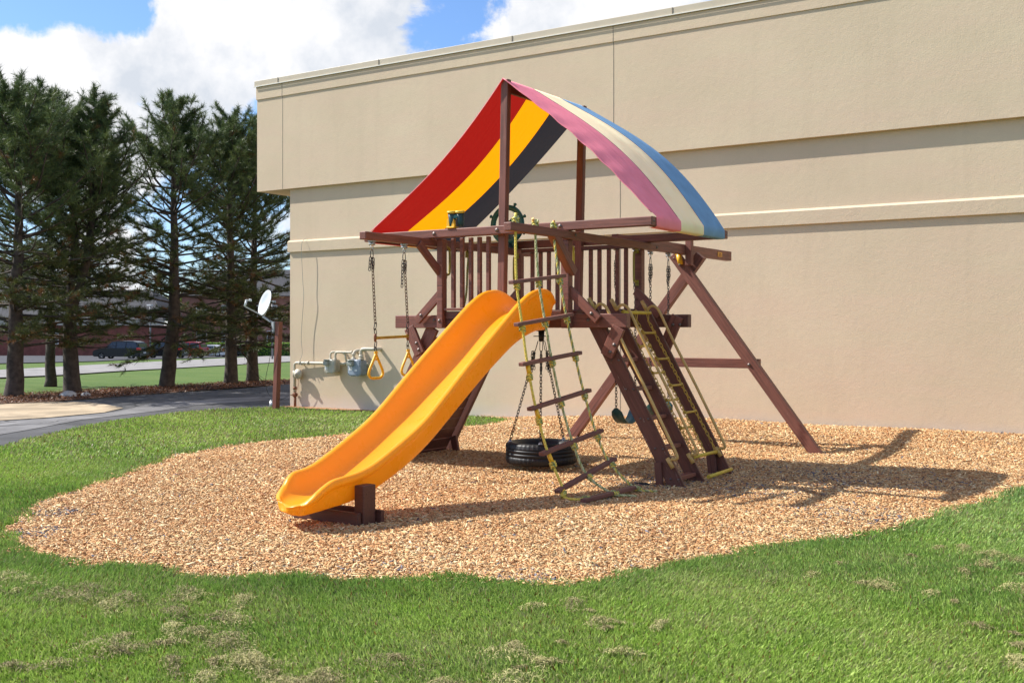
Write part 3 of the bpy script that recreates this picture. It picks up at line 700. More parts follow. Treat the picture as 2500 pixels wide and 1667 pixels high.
# satellite dish on its own wooden post
M['redpost'] = wood('red_brown_post', (.20, .065, .042), .1)
ps = beam('dish_post', (-15.17, 14.93, -.1), (-15.115, 14.96, 1.63), .10, .10, M['redpost'], None, (0, -1, 0))
tag(ps, 'slightly leaning red brown wooden post beside the building corner', 'post')
M['dish'] = simple('dish_white', (.62, .66, .68), .4, var=.04, scale=4); M['dish_arm'] = simple('dish_arm_grey', (.42, .44, .46), .45, var=.1)
dt = empty('satellite_dish', (-15.16, 14.9, 1.55)); tag(dt, 'white oval satellite dish on the red brown post by the building corner', 'satellite dish')
nL = (Vector((-.8357, -.5492, 0))*.70+Vector((.5492, -.8357, 0))*.55+Vector((0, 0, .28))).normalized()
cD = Vector((-15.46, 14.93, 1.985)); upv = (Vector((0, 0, 1))-nL*nL.z).normalized(); sd = upv.cross(nL)
bm = bmesh.new(); rings = []
for r_, dz in [(0, -.055), (.06, -.052), (.12, -.040), (.18, -.020), (.235, .004), (.245, .004), (.243, -.008), (.18, -.034), (.12, -.054), (.06, -.066), (0, -.069)]:
    rings.append([bm.verts.new(cD+nL*dz+sd*(r_*.92*math.cos(a*math.pi/18))+upv*(r_*1.03*math.sin(a*math.pi/18))) for a in range(36)])
for i in range(len(rings)-1):
    for k in range(36):
        try: bm.faces.new((rings[i][k], rings[i][(k+1) % 36], rings[i+1][(k+1) % 36], rings[i+1][k])).smooth = True
        except ValueError: pass
bmesh.ops.remove_doubles(bm, verts=bm.verts, dist=.0005); bmesh.ops.recalc_face_normals(bm, faces=bm.faces); from_bm('reflector', bm, M['dish'], dt)
bk = cD-nL*.08; lnb = cD+nL*.36-upv*.06; ft = cD-upv*.245-nL*.03
beam('feed_arm', ft, lnb-upv*.13, .022, .022, M['dish_arm'], dt, (0, 0, 1), .002)
bm = bmesh.new(); bm_cyl(bm, lnb-upv*.13, lnb-upv*.02, .020); bm_cyl(bm, lnb+nL*.02-upv*.02, lnb-nL*.05+upv*.01, .014); bm_cyl(bm, lnb-nL*.05+upv*.01, lnb-nL*.09+upv*.02, .024); from_bm('receiver', bm, M['dish'], dt)
bm = bmesh.new(); bm_tube(bm, [bk-upv*.06, ft+Vector((.02, 0, -.02)), Vector((-15.23, 14.93, 1.60)), Vector((-15.18, 14.92, 1.50))], .022, 10); bm_box(bm, -15.23, -15.175, 14.88, 14.97, 1.44, 1.63, .004)
bm_tube(bm, [bk, bk-upv*.1], .03, 10); from_bm('mount_arm', bm, M['dish_arm'], dt)
tube('cable', [ft, (-15.30, 14.9, 1.66), (-15.20, 14.86, 1.42), (-15.24, 14.86, 1.0), (-15.36, 14.86, .55), (-15.30, 14.88, .28), (-15.1, 14.95, .18), (-15.0, 15.1, .24)], .005, M['black_plastic'], dt, 5, 6)

for o_ in (ps, dt):
    o_.matrix_basis = Matrix.Translation((.30, -.335, .03)) @ o_.matrix_basis; WM[o_.name] = o_.matrix_basis.copy()

# ------------------------------------------------------------------ play set
PS = empty('playset', (-6.19, 10.0, 0))
tag(PS, 'red brown wooden playset with striped canopy, yellow slide and swing beam', 'playset')
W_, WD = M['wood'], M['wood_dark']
# corner posts, masts, ridge
for x0, x1, y0, y1, zt in ((-7.0, -6.925, 9.2, 9.285, 2.462), (-5.475, -5.385, 9.2, 9.285, 2.384), (-7.04, -6.955, 10.76, 10.845, 2.384), (-5.46, -5.375, 10.76, 10.845, 2.384)):
    box('corner_post', x0, x1, y0, y1, 1.52, zt, W_, PS, .008)
for y, bz in ((9.235, 1.30), (10.80, 1.62)):
    beam('canopy_mast', (-6.20, y, bz), (-6.14, y, 4.045), .085, .068, W_, PS, (0, -1, 0), .008)
beam('ridge_beam', (-6.14, 9.275, 3.955), (-6.14, 10.76, 3.955), .035, .085, WD, PS)
# top frame
beam('canopy_beam', (-7.93, 9.155, 2.51), (-4.445, 9.155, 2.51), .088, .087, W_, PS, bev=.008)
beam('canopy_beam', (-7.93, 10.895, 2.51), (-4.445, 10.895, 2.51), .088, .087, W_, PS, bev=.008)
for x in (-7.885, -4.49): beam('canopy_edge_beam', (x, 9.203, 2.51), (x, 10.847, 2.51), .08, .085, W_, PS)
beam('trapeze_beam', (-7.07, 8.10, 2.425), (-7.07, 11.12, 2.425), .082, .078, W_, PS, bev=.008)
beam('climbing_beam', (-5.372, 8.10, 2.425), (-5.372, 11.14, 2.425), .084, .078, W_, PS, bev=.008)
beam('outrigger_brace', (-7.03, 8.93, 2.40), (-6.975, 9.26, 2.08), .04, .085, W_, PS, (0, 1, 1))
beam('outrigger_brace', (-5.375, 8.88, 2.42), (-5.375, 9.26, 2.06), .085, .085, W_, PS, (0, 1, 1))
# platform
beam('platform_beam', (-7.64, 9.335, 1.592), (-4.80, 9.335, 1.592), .088, .138, W_, PS, bev=.008)
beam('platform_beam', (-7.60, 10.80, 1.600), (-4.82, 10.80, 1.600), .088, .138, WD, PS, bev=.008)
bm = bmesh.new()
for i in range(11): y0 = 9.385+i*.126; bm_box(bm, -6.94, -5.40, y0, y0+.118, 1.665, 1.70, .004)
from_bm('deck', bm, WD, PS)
beam('joist', (-6.95, 10.0, 1.60), (-5.40, 10.0, 1.60), .09, .13, WD, PS)
beam('rim_board', (-6.92, 9.262, 1.655), (-5.47, 9.262, 1.655), .03, .085, WD, PS)
beam('rim_board', (-6.92, 9.268, 1.572), (-5.47, 9.268, 1.572), .028, .075, WD, PS)
for z in (1.46, 1.40): beam('rim_board', (-6.92, 9.30, z), (-5.40, 9.30, z), .03, .055, WD, PS) if False else None
for (p0, p1, y) in (((-6.97, 1.90), (-7.30, 1.60), 9.25), ((-5.41, 1.90), (-5.08, 1.60), 9.25), ((-6.98, 1.93), (-7.25, 1.66), 10.73), ((-5.43, 1.93), (-5.14, 1.66), 10.73)):
    L_ = math.hypot(p1[0]-p0[0], p1[1]-p0[1])
    beam('knee_brace', (p0[0], y, p0[1]), (p1[0], y, p1[1]), .038, .09, W_, PS)
for (p0, p1, y) in (((-7.45, 1.53), (-7.30, 1.24), 9.305), ((-4.885, 1.53), (-5.02, 1.25), 9.305), ((-4.93, 1.65), (-5.09, 1.29), 10.735)):
    beam('v_brace', (p0[0], y, p0[1]), (p1[0], y, p1[1]), .038, .135, W_, PS)
# slanted legs on the climbing-wall side
for y in (9.37, 10.72):
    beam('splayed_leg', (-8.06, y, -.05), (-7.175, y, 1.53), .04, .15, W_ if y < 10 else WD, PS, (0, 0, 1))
rw = bmesh.new()
for i in range(12):
    t0 = .02+i*.08; c = Vector((-8.0, 0, -.02)).lerp(Vector((-7.17, 0, 1.50)), t0); u = Vector((.885, 0, 1.58)).normalized(); nn = Vector((-u.z, 0, u.x))
    mm = Matrix((Vector((0, 1, 0)), nn, u)).transposed().to_4x4(); mm.translation = Vector((c.x, 10.045, c.z))+nn*.03
    b2 = bmesh.new(); bm_box(b2, -.63, .63, -.015, .015, -.066, .066, .004); b2.transform(mm); tmp = bpy.data.meshes.new('t'); b2.to_mesh(tmp); b2.free(); rw.from_mesh(tmp); bpy.data.meshes.remove(tmp)
rwo = from_bm('climbing_wall', rw, WD, PS)
for i, (yy, tt, cm) in enumerate([(9.7, .2, 'yellow'), (10.2, .28, 'teal'), (9.9, .45, 'yellow'), (10.4, .52, 'yellow'), (9.75, .66, 'teal'), (10.2, .78, 'yellow'), (10.45, .12, 'yellow')]):
    c = Vector((-8.0, yy, -.02)).lerp(Vector((-7.17, yy, 1.50)), tt)+Vector((-.055, 0, .03)); bm = bmesh.new()
    bmesh.ops.create_icosphere(bm, subdivisions=2, radius=.05, matrix=Matrix.Translation(c) @ Matrix.Diagonal((.6, 1.2, .8, 1))); from_bm('climbing_hold', bm, M[cm], rwo, sm=True)
beam('ground_stake', (-7.86, 10.67, .22), (-7.80, 10.67, -.05), .09, .04, WD, PS, (0, 1, 0))
# railings with square balusters
rf = box('railing', -6.92, -6.24, 9.215, 9.30, 1.705, 1.733, W_, PS, .004)
for x in (-6.816, -6.702, -6.59, -6.48, -6.368): box('baluster', x-.02, x+.02, 9.232, 9.272, 1.734, 2.464, W_, rf, .004)
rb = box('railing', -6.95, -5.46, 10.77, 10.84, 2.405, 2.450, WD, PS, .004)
box('bottom_rail', -6.95, -5.46, 10.745, 10.83, 1.705, 1.735, WD, rb, .004)
for x in (-6.813, -6.701, -6.588, -6.472, -6.36, -6.033, -5.922, -5.802, -5.694, -5.587): box('baluster', x-.02, x+.02, 10.785, 10.825, 1.736, 2.404, W_, rb, .004)
# ladder: three stringers, treads, handrails
lad = empty('ladder', (-4.25, 9.9, 0), parent=PS)
def stringer(y, mat):
    # outline in x-z
    bm = bmesh.new(); u = Vector((1, 0, -1/.5657)).normalized()
    pts = [(-5.335, 1.660), (-5.255, 1.785), (-5.19, 1.79), (-4.16, -.03), (-4.36, -.03)]
    pts = [(-5.315, 1.665), (-5.29, 1.74), (-5.235, 1.79), (-5.185, 1.782), (-4.178, -.03), (-4.352, -.03)]
    lo = [bm.verts.new((x, y-.02, z)) for x, z in pts]; hi = [bm.verts.new((x, y+.02, z)) for x, z in pts]; n = len(pts)
    bm.faces.new(lo); bm.faces.new(hi[::-1])
    for i in range(n): bm.faces.new((lo[i], hi[i], hi[(i+1) % n], lo[(i+1) % n]))
    bmesh.ops.recalc_face_normals(bm, faces=bm.faces); bmesh.ops.bevel(bm, geom=list(bm.edges), offset=.006, segments=2, affect='EDGES')
    # local x along the board so the grain follows it
    c = Vector((-4.75, y, .88)); X = u; Yv = Vector((0, 1, 0)); Z = X.cross(Yv)
    MM = Matrix((X, Yv, Z)).transposed().to_4x4(); MM.translation = c; inv = MM.inverted()
    for v in bm.verts: v.co = inv @ v.co
    return from_bm('stringer', bm, mat, lad, MM)
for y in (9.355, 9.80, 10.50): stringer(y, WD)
for z in (1.485, 1.21, .935, .66, .385, .11):
    xc = -4.265-.5657*z; beam('tread', (xc-.012, 9.376, z), (xc-.012, 9.78, z), .085, .038, W_, lad)
beam('stake', (-4.485, 9.325, .26), (-4.46, 9.325, -.05), .075, .03, WD, lad, (0, 1, 0))
beam('stake', (-4.44, 10.46, .27), (-4.40, 10.46, -.05), .10, .035, WD, lad, (0, 1, 0))
for y, in ((9.33,), (9.79,), (10.475,)):
    yy = y-.02
    hr = tube('handrail', [(-5.195, yy, 1.755), (-5.162, yy, 1.708), (-5.135, yy, 1.735), (-5.095, yy, 1.755), (-5.045, yy, 1.735), (-5.00, yy, 1.672), (-4.86, yy, 1.40), (-4.61, yy, .95), (-4.365, yy, .49), (-4.285, yy, .335), (-4.298, yy, .300), (-4.335, yy, .297), (-4.36, yy, .270)], .0145, M['yellow_rail'], lad, 10, 5)
    for c in ((-5.19, yy-.004, 1.765), (-4.352, yy-.004, .262)):
        bm = bmesh.new(); bm_tube(bm, [Vector(c)+Vector((-.028, 0, .045)), Vector(c)+Vector((.028, 0, -.045))], .021, 8)
        from_bm('rail_flange', bm, M['yellow_rail'], hr)
# bolts
def bolt(p, ax='Y', r=.021, s=-1, par=None):
    bm = bmesh.new(); revolve(bm, [(.0005, s*.016), (r*.45, s*.013), (r*.62, s*.005), (r, s*.004), (r, 0), (.0005, 0)], p, ax, 16, closed=False); bmesh.ops.recalc_face_normals(bm, faces=bm.faces)
    return from_bm('bolt', bm, M['metal_bolt'], par or PS)
for x in (-6.965, -6.17, -5.43, -7.5 if False else -4.9):
    if x != -4.9: bolt((x, 9.111, 2.51))
for p in ((-6.965, 9.20, 1.60), (-7.10, 9.291, 1.605), (-5.22, 9.291, 1.60), (-7.235, 9.231, 1.66), (-5.15, 9.231, 1.66), (-7.34, 9.286, 1.36), (-7.31, 9.286, 1.29), (-4.93, 9.286, 1.36), (-4.975, 9.286, 1.29), (-4.98, 10.716, 1.56), (-4.90, 10.716, 1.56)): bolt(p, r=.018)
for y in (9.335,):
    for z in (1.21, .935, .66, .385, .11):
        xc = -4.265-.5657*z
        for dx in (-.035, .045): bolt((xc+dx, y, z), r=.011, par=lad)
for p in ((-5.330, 8.95 if False else 9.24, 2.425), (-5.330, 11.05, 2.42)): bolt(p, 'X', .016, 1)
bolt((-4.449, 9.155, 2.51), 'X', .012, 1); bolt((-4.449, 10.895, 2.51), 'X', .012, 1)
# side handles
def handle(x, y, z0, z1, d, mat):
    bm = bmesh.new(); dy = d*.075
    bm_tube(bm, [(x, y, z1), (x, y+dy*.75, z1-.005), (x, y+dy, z1-.05), (x, y+dy, z0+.05), (x, y+dy*.75, z0+.005), (x, y, z0)], .013, 8, 5)
    for z in (z0-.012, z1+.012): bm_box(bm, x-.02, x+.02, y-.008, y+.008, z-.032, z+.032, .004)
    return from_bm('grab_handle', bm, mat, PS)
handle(-6.955, 9.296, 2.09, 2.38, 1, M['olive_grip']); handle(-6.99, 10.750, 2.06, 2.36, -1, M['olive_grip'])
handle(-5.425, 10.750, 2.03, 2.36, -1, M['olive_grip']); handle(-5.43, 9.296, 2.06, 2.33, 1, M['yellow_old'])
# steering wheel
bm = bmesh.new(); wc = Vector((-7.07, 10.66, 2.735))
bm_tube(bm, [wc+Vector((math.cos(a*math.pi/24)*.20, 0, math.sin(a*math.pi/24)*.20)) for a in range(48)], .033, 10, closed=True)
for k in range(8):
    a = math.pi/4*k+.35; d = Vector((math.cos(a), 0, math.sin(a))); bm_tube(bm, [wc+d*.20, wc+d*.235, wc+d*.262, wc+d*.272], [.013, .013, .022, .008], 8)
for k in range(4):
    a = math.pi/2*k+.35+.35; d = Vector((math.cos(a), 0, math.sin(a))); bm_tube(bm, [wc, wc+d*.19], [.022, .015], 8)
revolve(bm, [(.001, -.03), (.045, -.025), (.05, .02), (.001, .03)], wc, 'Y', 20, closed=False); from_bm('steering_wheel', bm, M['teal'], PS)
bm = bmesh.new(); bm_box(bm, -7.105, -7.035, 10.66, 10.74, 2.45, 2.76, .01); bm_box(bm, -7.10, -7.04, 10.70, 10.85, 2.40, 2.52, .008); from_bm('wheel_bracket', bm, M['teal_dark'], PS)
# binoculars
bn = empty('binoculars', (-6.70, 9.15, 2.555), parent=PS)
for dx, dy in ((-.045, -.02), (.045, .02)):
    c = Vector((-6.70+dx, 9.15+dy*.5, 0)); bm = bmesh.new(); tl = Vector((.004, -.012, 0))
    bm_tube(bm, [c+Vector((0, 0, 2.575)), c+Vector((0, 0, 2.60)), c+tl*2+Vector((0, 0, 2.715))], [.030, .034, .045], 20); bo = from_bm('barrel', bm, M['teal_dark'], bn)
    bm = bmesh.new(); bm_tube(bm, [c+tl*2+Vector((0, 0, 2.712)), c+tl*2.3+Vector((0, 0, 2.735))], [.050, .050], 20); from_bm('eyepiece_ring', bm, M['yellow_old'], bo)
bm = bmesh.new(); bm_box(bm, -6.735, -6.655, 9.10, 9.15, 2.655, 2.695, .008); from_bm('bridge', bm, M['teal'], bn)
bm = bmesh.new(); bm_box(bm, -6.80, -6.70, 9.10, 9.185, 2.556, 2.575, .005)
for x in (-6.79, -6.725): 
    pr = [(x-.010, 2.57), (x+.028, 2.57), (x+.018, 2.655), (x+.0, 2.655)]
    lo = [bm.verts.new((a, 9.105, b)) for a, b in pr]; hi = [bm.verts.new((a, 9.135, b)) for a, b in pr]; bm.faces.new(lo); bm.faces.new(hi[::-1])
    for i in range(4): bm.faces.new((lo[i], hi[i], hi[(i+1) % 4], lo[(i+1) % 4]))
bmesh.ops.recalc_face_normals(bm, faces=bm.faces); from_bm('bracket', bm, M['yellow'], bn)

# canopy cloth
M['seam'] = simple('stitched_seam', (.16, .12, .10), .8)
def canopy():
    nt, ny = 44, 27; y0, y1 = 9.115, 10.935; V = []; uvt = []
    def prof(side, s, v):
        # s 0 ridge .. 1 beam edge ; v 0 front .. 1 back
        ex = -7.935 if side < 0 else -4.445
        x = -6.14+(ex+6.14)*s; z = 4.048+(2.556-4.048)*s
        sg = math.sin(math.pi*min(1, s)**.92); mid = math.sin(math.pi*v)
        if side < 0:
            am = -(.10*(1-v)+.045*v+.06*mid)*sg
            wrk = .016*math.sin(v*34+s*3)*max(0, s-.55)*2.2*math.sin(math.pi*s)
        else:
            am = (.055*(1-v)+.155*v+.05*mid)*math.sin(math.pi*min(1, s)**1.08)
            wrk = .006*math.sin(s*46+v*2)*math.exp(-v*9)*math.sin(math.pi*s)+.004*math.sin(v*30+s*4)*math.sin(math.pi*s)
        nx = .70*(-1 if side < 0 else 1); nz = .71
        return Vector((x+nx*(am+wrk), 0, z+nz*(am+wrk)))
    rows = []
    for side in (-1, 1):
        ex = -7.935 if side < 0 else -4.445; dd = -side
        R_ = []
        for j in range(nt+1): R_.append(('p', j/nt))
        extra = [(ex+side*.003, 2.53), (ex+side*.003, 2.47), (ex+dd*.01, 2.458), (ex+dd*.085, 2.457)]
        rows.append((side, R_, extra))
    seq = []
    side, R_, ext = rows[0]
    for e in ext[::-1]: seq.append(('e', e))
    for r in R_[::-1]: seq.append(('p', -1, r[1]))
    for r in rows[1][1][1:]: seq.append(('p', 1, r[1]))
    for e in rows[1][2]: seq.append(('e', e))
    bm = bmesh.new(); grid = []
    for q in seq:
        row = []
        for i in range(ny+1):
            v = i/ny
            if q[0] == 'e':
                y = 9.205+(10.845-9.205)*v; p = Vector((q[1][0], y, q[1][1]))
            else:
                ed = min(1, max(0, (q[2]-.93)/.07)) ; ya = 9.175 if q[1] > 0 else 9.175
                f0 = ya+(9.205-ya)*ed; f1 = 10.865+(10.845-10.865)*ed
                p = prof(q[1], q[2], v); p.y = f0+(f1-f0)*v
            row.append(bm.verts.new(p))
        grid.append(row)
    for a in range(len(grid)-1):
        for i in range(ny):
            f = bm.faces.new((grid[a][i], grid[a][i+1], grid[a+1][i+1], grid[a+1][i])); f.smooth = True; f.material_index = min(2, i*3//ny)
    bm.normal_update(); up = sum(f.normal.z for f in bm.faces)
    if up < 0: bmesh.ops.reverse_faces(bm, faces=bm.faces)
    c = from_bm('canopy', bm, [M['fab_red'], M['fab_yellow'], M['fab_blue']], PS); c['label'] = 'cloth canopy striped faded pink, cream and blue outside, red, yellow and black inside'
    # dark hems
    bm = bmesh.new()
    for side in (-1, 1):
        bm_tube(bm, [Vector((prof(side, j/nt, 0).x, 9.175, prof(side, j/nt, 0).z)) for j in range(nt)], .0045, 5)
    from_bm('hem', bm, M['fab_red'], c)
    for v in (1/3, 2/3):
        bm = bmesh.new(); P = []
        for side in (-1, 1):
            Q = [Vector((p.x, 9.175+(10.865-9.175)*v, p.z+.0012)) for p in (prof(side, j/nt, v) for j in range(nt))]
            P += Q[::-1] if side < 0 else Q[1:]
        bm_tube(bm, P, .0028, 5); from_bm('seam', bm, M['seam'], c)
canopy()

# slide
def slide():
    ys = [9.21, 9.13, 9.05, 8.93, 8.80, 8.67, 8.50, 8.35, 8.10, 7.90, 7.70, 7.46, 7.25, 7.05, 6.85, 6.65, 6.48, 6.35, 6.22, 6.12, 6.03, 5.96, 5.92, 5.88, 5.85, 5.82, 5.805, 5.795]
    zr = [1.800, 1.855, 1.888, 1.903, 1.890, 1.852, 1.762, 1.660, 1.495, 1.36, 1.225, 1.052, .900, .760, .665, .575, .500, .450, .422, .416, .403, .370, .342, .312, .290, .268, .256, .248]
    zf = [1.70, 1.695, 1.692, 1.682, 1.655, 1.610, 1.515, 1.410, 1.240, 1.112, .985, .825, .690, .575, .475, .388, .315, .268, .238, .226, .218, .213, .211, .209, .208, .210, .216, .222]
    zb = [1.62, 1.52, 1.50, 1.50, 1.47, 1.43, 1.375, 1.290, 1.155, 1.03, .905, .745, .605, .490, .400, .320, .262, .225, .200, .190, .184, .176, .172, .168, .164, .160, .158, .158]
    hw = [.250, .275, .29, .295, .30, .30]+[.30]*9+[.297, .294, .291, .290, .292, .292, .290, .284, .275, .262, .245, .225, .206, .190]
    n = len(ys); m = 4
    def res(a): return [v for i in range(n-1) for v in [catmull([(q, 0, 0) for q in a[max(0, i-1):i+3]], m)][0:0]] 
    def cm(a):
        out = []
        for i in range(n-1):
            p0, p1, p2, p3 = a[max(i-1, 0)], a[i], a[i+1], a[min(i+2, n-1)]
            for k in range(m):
                t = k/m; out.append(.5*((2*p1)+(-p0+p2)*t+(2*p0-5*p1+4*p2-p3)*t*t+(-p0+3*p1-3*p2+p3)*t**3))
        out.append(a[-1]); return out
    ys, zr, zf, zb, hw = cm(ys), cm(zr), cm(zf), cm(zb), cm(hw)
    for arr in (zr, zf, zb):      # fair the curves: even out the second differences over the straight run
        for _ in range(14):
            new = arr[:]
            for i in range(12, len(arr)-34):
                t0 = (ys[i]-ys[i-1])/(ys[i+1]-ys[i-1]); new[i] = .5*arr[i]+.5*(arr[i-1]*(1-t0)+arr[i+1]*t0)
            arr[:] = new
    bm = bmesh.new(); rings = []
    cxs = [-5.80+.03*min(1, max(0, (9.0-y)/2.6)) for y in ys]; cx = -5.77
    for y, R_, F_, B_, w, cx in zip(ys, zr, zf, zb, hw, cxs):
        d = max(R_-F_, .02); b = R_-B_; q = min(1, d/.12); o = []
        s = w/.315
        half = [(0, F_), (.080, F_+.02*d), (.135, F_+.09*d), (.180, F_+.23*d), (.214, F_+.44*d), (.242, F_+.72*d), (.262, R_-.016*q), (.280, R_-.003*q), (.300, R_), (.318, R_-.006*q), (.330, R_-.022*q), (.333, R_-.040*q), (.326, R_-.060*q), (.310, R_-.070*q), (.302, R_-.080*q), (.296, R_-.10*q if b > .12 else R_-.6*b), (.285, B_+.30*b if b > .12 else B_+.3*b), (.272, B_+.06*b), (.255, B_), (.15, B_-.004), (0, B_-.004)]
        wi = max(w-.053, .004); ix_ = 8
        half = [((wi*(a/.262)) if a <= .262 else wi+(a-.262), c) for a, c in half]
        loop = half+[(-a, c) for a, c in half[-2:0:-1]]
        sk = .12*min(1, max(0, (6.45-y)/.55))**1.5; rings.append([bm.verts.new((cx+a, y-sk*a/.30, c)) for a, c in loop])
    K = len(rings[0])
    for i in range(len(rings)-1):
        for k in range(K):
            bm.faces.new((rings[i][k], rings[i][(k+1) % K], rings[i+1][(k+1) % K], rings[i+1][k])).smooth = True
    # rounded exit lip: small extra rings closing forward
    last = rings[-1]; cen = [v.co.copy() for v in last]; prev = last
    for dy, sc in ((-.016, .96), (-.030, .86), (-.038, .68), (-.042, .4)):
        r2 = [bm.verts.new((cx+(c.x-cx)*sc, c.y+dy, .203+(c.z-.203)*sc)) for c in cen]
        for k in range(K): bm.faces.new((prev[k], prev[(k+1) % K], r2[(k+1) % K], r2[k])).smooth = True
        prev = r2
    bm.faces.new(prev[::-1]); bm.faces.new(rings[0])
    bmesh.ops.recalc_face_normals(bm, faces=bm.faces)
    s = from_bm('slide', bm, M['slide'], PS); s['label'] = 'glossy yellow orange plastic slide'
    md = s.modifiers.new('sub', 'SUBSURF'); md.levels = 1; md.render_levels = 1
    return s
slide()
box('slide_post', -5.485, -5.392, 6.19, 6.33, -.05, .338, M['wood_end'], PS, .008)
beam('slide_foot', (-6.08, 6.160, .065), (-5.405, 6.160, .065), .038, .15, M['wood_end'], PS)
beam('slide_foot', (-6.08, 6.362, .065), (-5.350, 6.362, .065), .038, .15, M['wood_end'], PS)

# swing beam and its A-frame
sb = beam('swing_beam', (-5.80, 10.942, 2.522), (-5.80, 14.30, 2.522), .088, .128, W_, PS, bev=.008)
af = empty('a_frame', (-5.8, 12.93, 0), parent=PS)
beam('frame_leg', (-4.02, 12.88, -.10), (-5.965, 12.88, 2.475), .088, .135, W_, af)
beam('frame_leg', (-7.60, 12.97, -.04), (-5.63, 12.97, 2.455), .088, .135, W_, af)
beam('cross_brace', (-6.78, 12.99, 1.085), (-4.86, 12.99, 1.085), .088, .118, W_, af)
beam('locking_block', (-5.715, 12.79, 2.66), (-5.715, 12.79, 2.32), .085, .075, W_, af, (0, -1, 0))
bm = bmesh.new(); bm_tube(bm, [(-5.885, 12.83, 2.475), (-5.85, 12.825, 2.335)], .034, 10); bm_box(bm, -5.92, -5.85, 12.80, 12.86, 2.455, 2.50, .006); from_bm('frame_bracket', bm, M['yellow'], af)
bolt((-5.852, 12.80, 2.335), r=.018, par=af); bolt((-5.95, 12.836, 2.42), r=.013, par=af); bolt((-4.94, 12.832, 1.075), r=.02, par=af)
bm = bmesh.new(); bm_box(bm, -5.7555, -5.750, 13.80, 13.95, 2.490, 2.555, .0); pl = from_bm('brand_plate', bm, simple('orange_plate', (.62, .30, .04), .5), sb)
bm = bmesh.new(); bm_tube(bm, [(-5.7485, 13.84+.035*t_, 2.512+.026*math.sin(t_*math.pi/2)) for t_ in (0, .5, 1, 1.5, 2)], .003, 5); bm_tube(bm, [(-5.7485, 13.835, 2.505), (-5.7485, 13.915, 2.505)], .003, 5); from_bm('emblem', bm, simple('dark_orange_print', (.25, .06, .02), .5), pl)

# hangers (part of the hanging toys)
def hanger(bm, x, y, z, mat=0):
    bm_box(bm, x-.035, x+.035, y-.02, y+.02, z-.016, z, .003, mat); bm_cyl(bm, (x-.028, y, z-.035), (x+.028, y, z-.035), .018, 12, mat)
    bm_link(bm, (x, y, z-.072), (0, 0, 1), (0, 1, 0), .05, .032, .005, mat)
def carabiner(bm, x, y, z, h=.09, mat=0):
    pts = [(x, y-.006, z), (x, y-.022, z-h*.35), (x, y-.020, z-h*.85), (x, y, z-h), (x, y+.018, z-h*.85), (x, y+.016, z-h*.3), (x, y+.006, z)]
    bm_tube(bm, pts, .0042, 6, 4)
# trapeze with rings
tz = empty('trapeze', (-7.07, 8.5, 1.43)); tag(tz, 'yellow trapeze bar with two triangular gym rings on rusty chains', 'trapeze')
def ring_part(y, zt):
    bm = bmesh.new(); x = -7.07
    pts = [(x, y, zt), (x, y-.030, zt-.05), (x, y-.095, zt-.155), (x, y-.105, zt-.205), (x, y-.07, zt-.236), (x, y, zt-.240), (x, y+.07, zt-.236), (x, y+.105, zt-.205), (x, y+.095, zt-.155), (x, y+.030, zt-.05), (x, y, zt)]
    P = catmull(pts, 5); bm_tube(bm, P[:-1], .0135, 9, closed=True); bm_tube(bm, [(x, y-.036, zt-.055), (x, y+.036, zt-.055)], .009, 8); bm_cyl(bm, (x-.01, y, zt+.012), (x+.01, y, zt+.012), .018, 12)
    o = from_bm('gym_ring', bm, M['yellow'], tz); return o
for y, yb, zb_ in ((8.24, 8.29, 1.44), (8.745, 8.80, 1.452)):
    bm = bmesh.new(); hanger(bm, -7.07, y, 2.386); from_bm('hanger', bm, M['galv'], tz)
    bm = bmesh.new(); carabiner(bm, -7.07, y, 2.30); from_bm('snap_hook', bm, M['chain_dark'], tz)
    bm = bmesh.new(); bm_chain(bm, (-7.07, y+.004, 2.215), (-7.07, yb, zb_+.13)); from_bm('chain', bm, M['chain'], tz)
    bm = bmesh.new(); bm_chain(bm, (-7.075, y-.018, 2.215), (-7.075, y-.03, 2.09 if y < 8.5 else 1.94)); bm_chain(bm, (-7.065, y+.02, 2.21), (-7.065, y+.012, 2.10)); bm_chain(bm, (-7.06, y-.005, 2.20), (-7.06, y-.02, 2.12))
    from_bm('slack_chain', bm, M['chain_dark'], tz)
    bm = bmesh.new(); bm_link(bm, (-7.07, yb, zb_+.10), (0, .25, 1), (0, 1, 0), .075, .030, .0045); bm_link(bm, (-7.07, yb+.002, zb_+.045), (0, -.25, 1), (0, 1, 0), .06, .028, .0045); bm_link(bm, (-7.07, yb+.005, zb_-.085), (0, .2, 1), (0, 1, 0), .07, .028, .0045); bm_link(bm, (-7.07, yb+.008, zb_-.14), (0, -.2, 1), (0, 1, 0), .07, .028, .0045); from_bm('s_hook', bm, M['chain_dark'], tz)
    bm = bmesh.new(); bm_tube(bm, [(-7.07, yb, zb_+.025), (-7.07, yb, zb_), (-7.07, yb, zb_-.055)], [.011, .016, .012], 8); from_bm('bar_end', bm, M['rust'], tz)
    ring_part(yb+.010, zb_-.175)
bm = bmesh.new(); bm_tube(bm, [(-7.07, 8.29, 1.425), (-7.07, 8.33, 1.423), (-7.07, 8.55, 1.43), (-7.07, 8.76, 1.436), (-7.07, 8.80, 1.438)], [.022, .0145, .0145, .0145, .022], 10); from_bm('trapeze_bar', bm, M['trap_bar'], tz)

